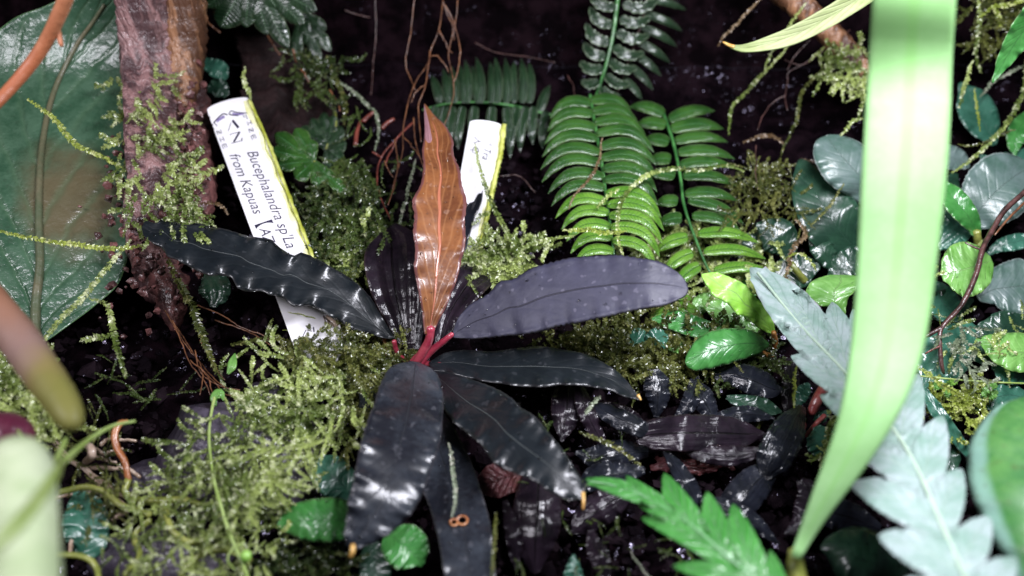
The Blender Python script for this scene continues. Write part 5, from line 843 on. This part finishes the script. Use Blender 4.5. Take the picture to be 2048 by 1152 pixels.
moss_clump([(1740, 560), (2048, 520), (2048, 800), (1800, 800)], 'fine moss threads over the leaves at right', 26, 'moss', (.9, 1.6), (30, 70), None, 5, 1.8, 3.0, seed=25)
S_ = moss_strand
S_([(55, 198, 5.2), (110, 240, 5), (150, 288, 4.6), (190, 308, 4.2), (245, 335, 3.8)], 'lime moss strand slanting across the large oval leaf towards the branch', 'mosslime', 9, 3, 3.4)
S_([(-10, 462, 4.6), (80, 480, 4.4), (160, 492, 4.2), (230, 496, 3.8), (295, 488, 3.4)], 'long level lime moss strand crossing the lower part of the large oval leaf', 'mosslime', 8, 3, 3.4)
S_([(262, 478, 3.6), (225, 520, 3.6), (170, 590, 3.6), (112, 648, 3.4), (70, 705, 3)], 'moss strand running down the lower right margin of the large oval leaf', 'moss', 9, 3, 3.2)
S_([(178, 598, 3), (212, 612, 2.9), (224, 655, 2.8), (236, 705, 2.7), (252, 756, 2.6)], 'stout moss strand dangling over black shadow with one short side arm', 'moss', 10, 3.4, 3.4, side=([(222, 668, 2.8), (195, 675, 2.8), (163, 680, 2.8)],))
S_([(488, 132, 3.2), (487, 160, 3.15), (494, 180, 3.1), (502, 200, 3.0)], 'short moss sprig standing on top of the long white label', 'moss', 7, 3, 3)
S_([(448, 330, 3.5), (430, 338, 3.6), (400, 352, 3.7), (375, 375, 3.6)], 'moss sprig reaching from the branch to touch the left edge of the white label', 'moss', 12, 3, 3.6)
S_([(395, 410, 3.2), (420, 408, 3.2), (442, 412, 3.2), (456, 428, 3.1)], 'curled brown green moss sprig left of the white label', 'mossbrown', 6, 2.4, 3)
S_([(330, 505, 2.6), (358, 565, 2.4), (383, 615, 2.2), (402, 670, 2.0), (432, 745, 1.6)], 'thick brownish moss strand hanging from the foot of the branch', 'mossdull', 12, 3.6, 2.6)
S_([(1530, -10, 2.6), (1482, 38, 2.5), (1452, 68, 2.4), (1436, 92, 2.3)], 'thin moss strand hanging to the tip of the curved pale blade', 'mossbrown', 5, 2, 2.8)
S_([(1612, 5, 2.4), (1585, 45, 2.3), (1555, 85, 2.2), (1535, 118, 2.2), (1530, 140, 2.2)], 'moss strand just right of the thin one, crossing behind the curved pale blade', 'moss', 6, 2.2, 2.8)
S_([(1580, 85, 2.2), (1552, 120, 2.1), (1515, 160, 2.1), (1482, 195, 2.0), (1466, 215, 2), (1458, 270, 1.9)], 'long moss strand hanging free against the black wall beside the ferns', 'moss', 6, 2.2, 2.8)
S_([(1662, 118, 2.3), (1632, 148, 2.2), (1602, 178, 2.1), (1595, 212, 2), (1590, 243, 1.8), (1572, 280, 1.5), (1562, 312, 1.3)], 'kinked moss strand hanging between the long strand and the grey leaf', 'mossdull', 6, 2.2, 2.8)
S_([(1486, 284, 1.2), (1520, 270, 1.3), (1548, 272, 1.3), (1568, 288, 1.2)], 'short arched moss strand on the wall above the olive moss tangle', 'mossbrown', 6, 2.2, 2.8)
S_([(1728, 238, 2.8), (1700, 248, 2.7), (1682, 270, 2.5)], 'short moss strand ending above the pale grey leaf', 'moss', 6, 2.2, 2.8)
S_([(1600, 318, 1.0), (1620, 322, 1.1), (1640, 330, 1.1)], 'tiny moss scrap on the wall left of the pale grey leaf', 'mossbrown', 5, 2, 2.8)
S_([(1490, 343, 2.2), (1450, 333, 2.5), (1400, 345, 2.7), (1345, 340, 2.8), (1295, 352, 2.9), (1258, 380, 2.9), (1238, 420, 2.8), (1236, 470, 2.7), (1246, 512, 2.5)], 'long arching moss strand lying over both fern fronds', 'moss', 8, 2.8, 3)
S_([(1240, 378, 2.8), (1215, 395, 2.8), (1196, 415, 2.7)], 'short moss sprig forking onto the rib of the arching fern', 'moss', 7, 2.4, 3)
S_([(1252, 462, 2.7), (1215, 468, 2.8), (1170, 462, 2.8), (1128, 460, 2.6)], 'lime moss strand crossing the rib of the arching fern low down', 'mosslime', 8, 2.6, 3)
S_([(1204, 275, 2.6), (1198, 320, 2.7), (1180, 358, 2.7), (1155, 388, 2.6), (1138, 418, 2.4)], 'brown withered moss strand across the left leaflets of the arching fern', 'mossbrown', 5, 2, 2.6)
S_([(1150, 470, 2.5), (1100, 482, 2.4), (1062, 492, 2.2), (1040, 505, 2.0), (1028, 530, 1.8)], 'moss strand linking the arching fern to the tuft by the shorter label', 'moss', 7, 2.4, 3, side=([(1108, 482, 2.3), (1095, 500, 2.3), (1085, 525, 2.2)],))
S_([(950, 288, 2.9), (957, 330, 2.9), (974, 390, 2.7), (998, 440, 2.5), (1028, 488, 2.2), (1060, 520, 1.9)], 'moss strand that starts thin on the shorter label and thickens down right', 'moss', 8, 2.4, 2.8, side=([(985, 420, 2.5), (960, 432, 2.3), (945, 450, 2.2)], [(1000, 450, 2.3), (985, 475, 2.2), (965, 490, 2.1)]))
S_([(832, 318, 2.2), (826, 348, 2.2), (812, 395, 2.1), (800, 440, 1.9), (797, 475, 1.8)], 'pale silvery moss strand standing left of the amber leaf', 'mosspale', 6, 2.2, 2.8)
S_([(650, 150, 1.6), (690, 172, 1.8), (728, 205, 1.8), (752, 228, 1.8), (757, 260, 1.7), (750, 300, 1.6)], 'moss strand bending down beside the short red twigs', 'mosspale', 6, 2.2, 3)
S_([(655, 110, 1.8), (665, 145, 1.8), (680, 180, 1.7), (690, 220, 1.6), (688, 250, 1.5)], 'thick dim moss strand hanging on the cork bark right side', 'mossdull', 9, 3, 2.8)
S_([(540, 150, 1.6), (570, 158, 1.7), (600, 155, 1.7)], 'short level moss sprig on the cork bark', 'mossdark', 8, 2.6, 3)
S_([(460, 690, 1.2), (500, 683, 1.4), (545, 676, 1.5), (600, 690, 1.5)], 'level moss strand left of the foot of the long white label', 'mossdull', 9, 2.8, 3)
S_([(560, 622, 2.1), (600, 628, 2.2), (640, 638, 2.0), (655, 640, 1.9)], 'thin yellow moss thread crossing the lower white label, upper of two', 'mosslime', 2.2, 1.2, 2.4)
S_([(565, 660, 1.8), (610, 660, 1.9), (650, 645, 1.9)], 'thin yellow moss thread crossing the lower white label, lower of two', 'mosslime', 2.6, 1.5, 2.4)
S_([(1955, -10, 2.8), (1958, 50, 2.8), (1950, 110, 2.7), (1962, 145, 2.6)], 'vertical moss strand just right of the strap leaf top', 'moss', 7, 2.4, 3)
S_([(1955, 35, 2.9), (1985, 15, 2.9), (2020, 8, 2.9), (2065, -5, 2.9)], 'moss strand rising to the upper right corner', 'mosslime', 7, 2.4, 3, side=([(1985, 15, 2.9), (1998, 35, 2.9), (2003, 55, 2.8)],))
S_([(1948, 120, 3.6), (1935, 155, 3.5), (1925, 180, 3.4), (1918, 215, 3.3)], 'moss strand hanging over the teal leaf right of the strap leaf', 'moss', 7, 2.4, 3)
S_([(2060, 60, 2.6), (2055, 120, 2.7), (2048, 180, 2.7), (2020, 235, 2.6), (1985, 280, 2.4), (1955, 310, 2.2), (1905, 345, 2)], 'long moss strand slanting down left from the right edge', 'moss', 8, 2.6, 2.8)
S_([(2060, 128, 2.3), (2010, 152, 2.2), (1982, 170, 2.1), (1960, 195, 2)], 'silvery moss strand above the long slanting one at right', 'mosspale', 6, 2.4, 3)
S_([(1915, 288, 2.4), (1950, 290, 2.4), (1985, 278, 2.4), (2030, 260, 2.3)], 'level moss strand meeting the long slanting one at right', 'mossdull', 5, 2, 2.6)
S_([(1950, 178, 2.3), (1953, 220, 2.4), (1960, 262, 2.3)], 'short vertical lime moss strand on the teal leaf at right', 'mosslime', 4, 2, 2.4)
S_([(1688, 365, 2.4), (1662, 402, 2.0), (1638, 432, 1.8), (1622, 450, 1.7)], 'thin moss strand running down the large dark leaf', 'mossdull', 5, 2, 2.8)
S_([(1590, 438, 1.8), (1605, 452, 1.9), (1612, 472, 1.9), (1592, 492, 1.8), (1582, 515, 1.7), (1570, 560, 1.6)], 'pinkish brown moss strand hooked over the dark heart shaped leaf', 'mossbrown', 8, 2.6, 2.8)
S_([(1578, 512, 1.9), (1600, 507, 2.0), (1620, 520, 2), (1632, 540, 1.8)], 'small arched lime moss strand below the dark heart shaped leaf', 'mosslime', 5, 2.2, 2.8)
S_([(1826, 732, 2.2), (1860, 752, 2.1), (1890, 775, 1.8), (1930, 795, 1.2)], 'pale moss strand pointing at the yellow seedling', 'mosslime', 8, 2.6, 3)
S_([(897, 885, 1.9), (903, 920, 2.1), (907, 960, 2.2), (908, 1000, 2.3), (904, 1032, 2.3)], 'silvery moss strand hanging above the chewed hole', 'mosspale', 7, 2.4, 3)
S_([(1202, 790, 1.9), (1186, 806, 1.9), (1172, 828, 1.8)], 'short moss sprig between the two shiny brown leaves', 'mosspale', 8, 2.6, 3)
S_([(1158, 864, 1.7), (1200, 880, 1.6), (1240, 898, 1.4), (1280, 930, 1.1)], 'level moss strand under the shiny brown leaves', 'mossdull', 8, 2.6, 3)
S_([(1592, 728, 2.0), (1590, 770, 2.1), (1588, 815, 2.0)], 'straight lime moss strand standing above the dazzling wet leaf', 'mosslime', 6, 2.4, 3)
S_([(992, 1025, 2.3), (988, 1080, 2.4), (985, 1120, 2.4), (983, 1170, 2.4)], 'moss strand down the right margin of the chewed leaf', 'mossdull', 6, 2.4, 3)
S_([(1242, 738, 1.5), (1270, 756, 1.6), (1308, 748, 1.6), (1342, 735, 1.5), (1385, 770, 1.3)], 'mossy arch around the small slate stone', 'mossdull', 7, 2.6, 3)
S_([(800, 650, 2.6), (810, 680, 2.5), (812, 705, 2.3)], 'tiny moss sprig beside the crimson stalks', 'mossdull', 6, 2.2, 2.8)
S_([(1262, 1100, 1.2), (1275, 1125, 1.2), (1300, 1150, 1.2), (1320, 1170, 1.2)], 'thin silvery moss strand in the dark below the green lobed leaf', 'mosspale', 4, 2, 2.6)
S_([(1060, 1000, .6), (1000, 1040, .8), (985, 1080, .8)], 'dim moss strand in the gap left of the wrinkled brown leaf', 'mossdark', 5, 2, 2.8)
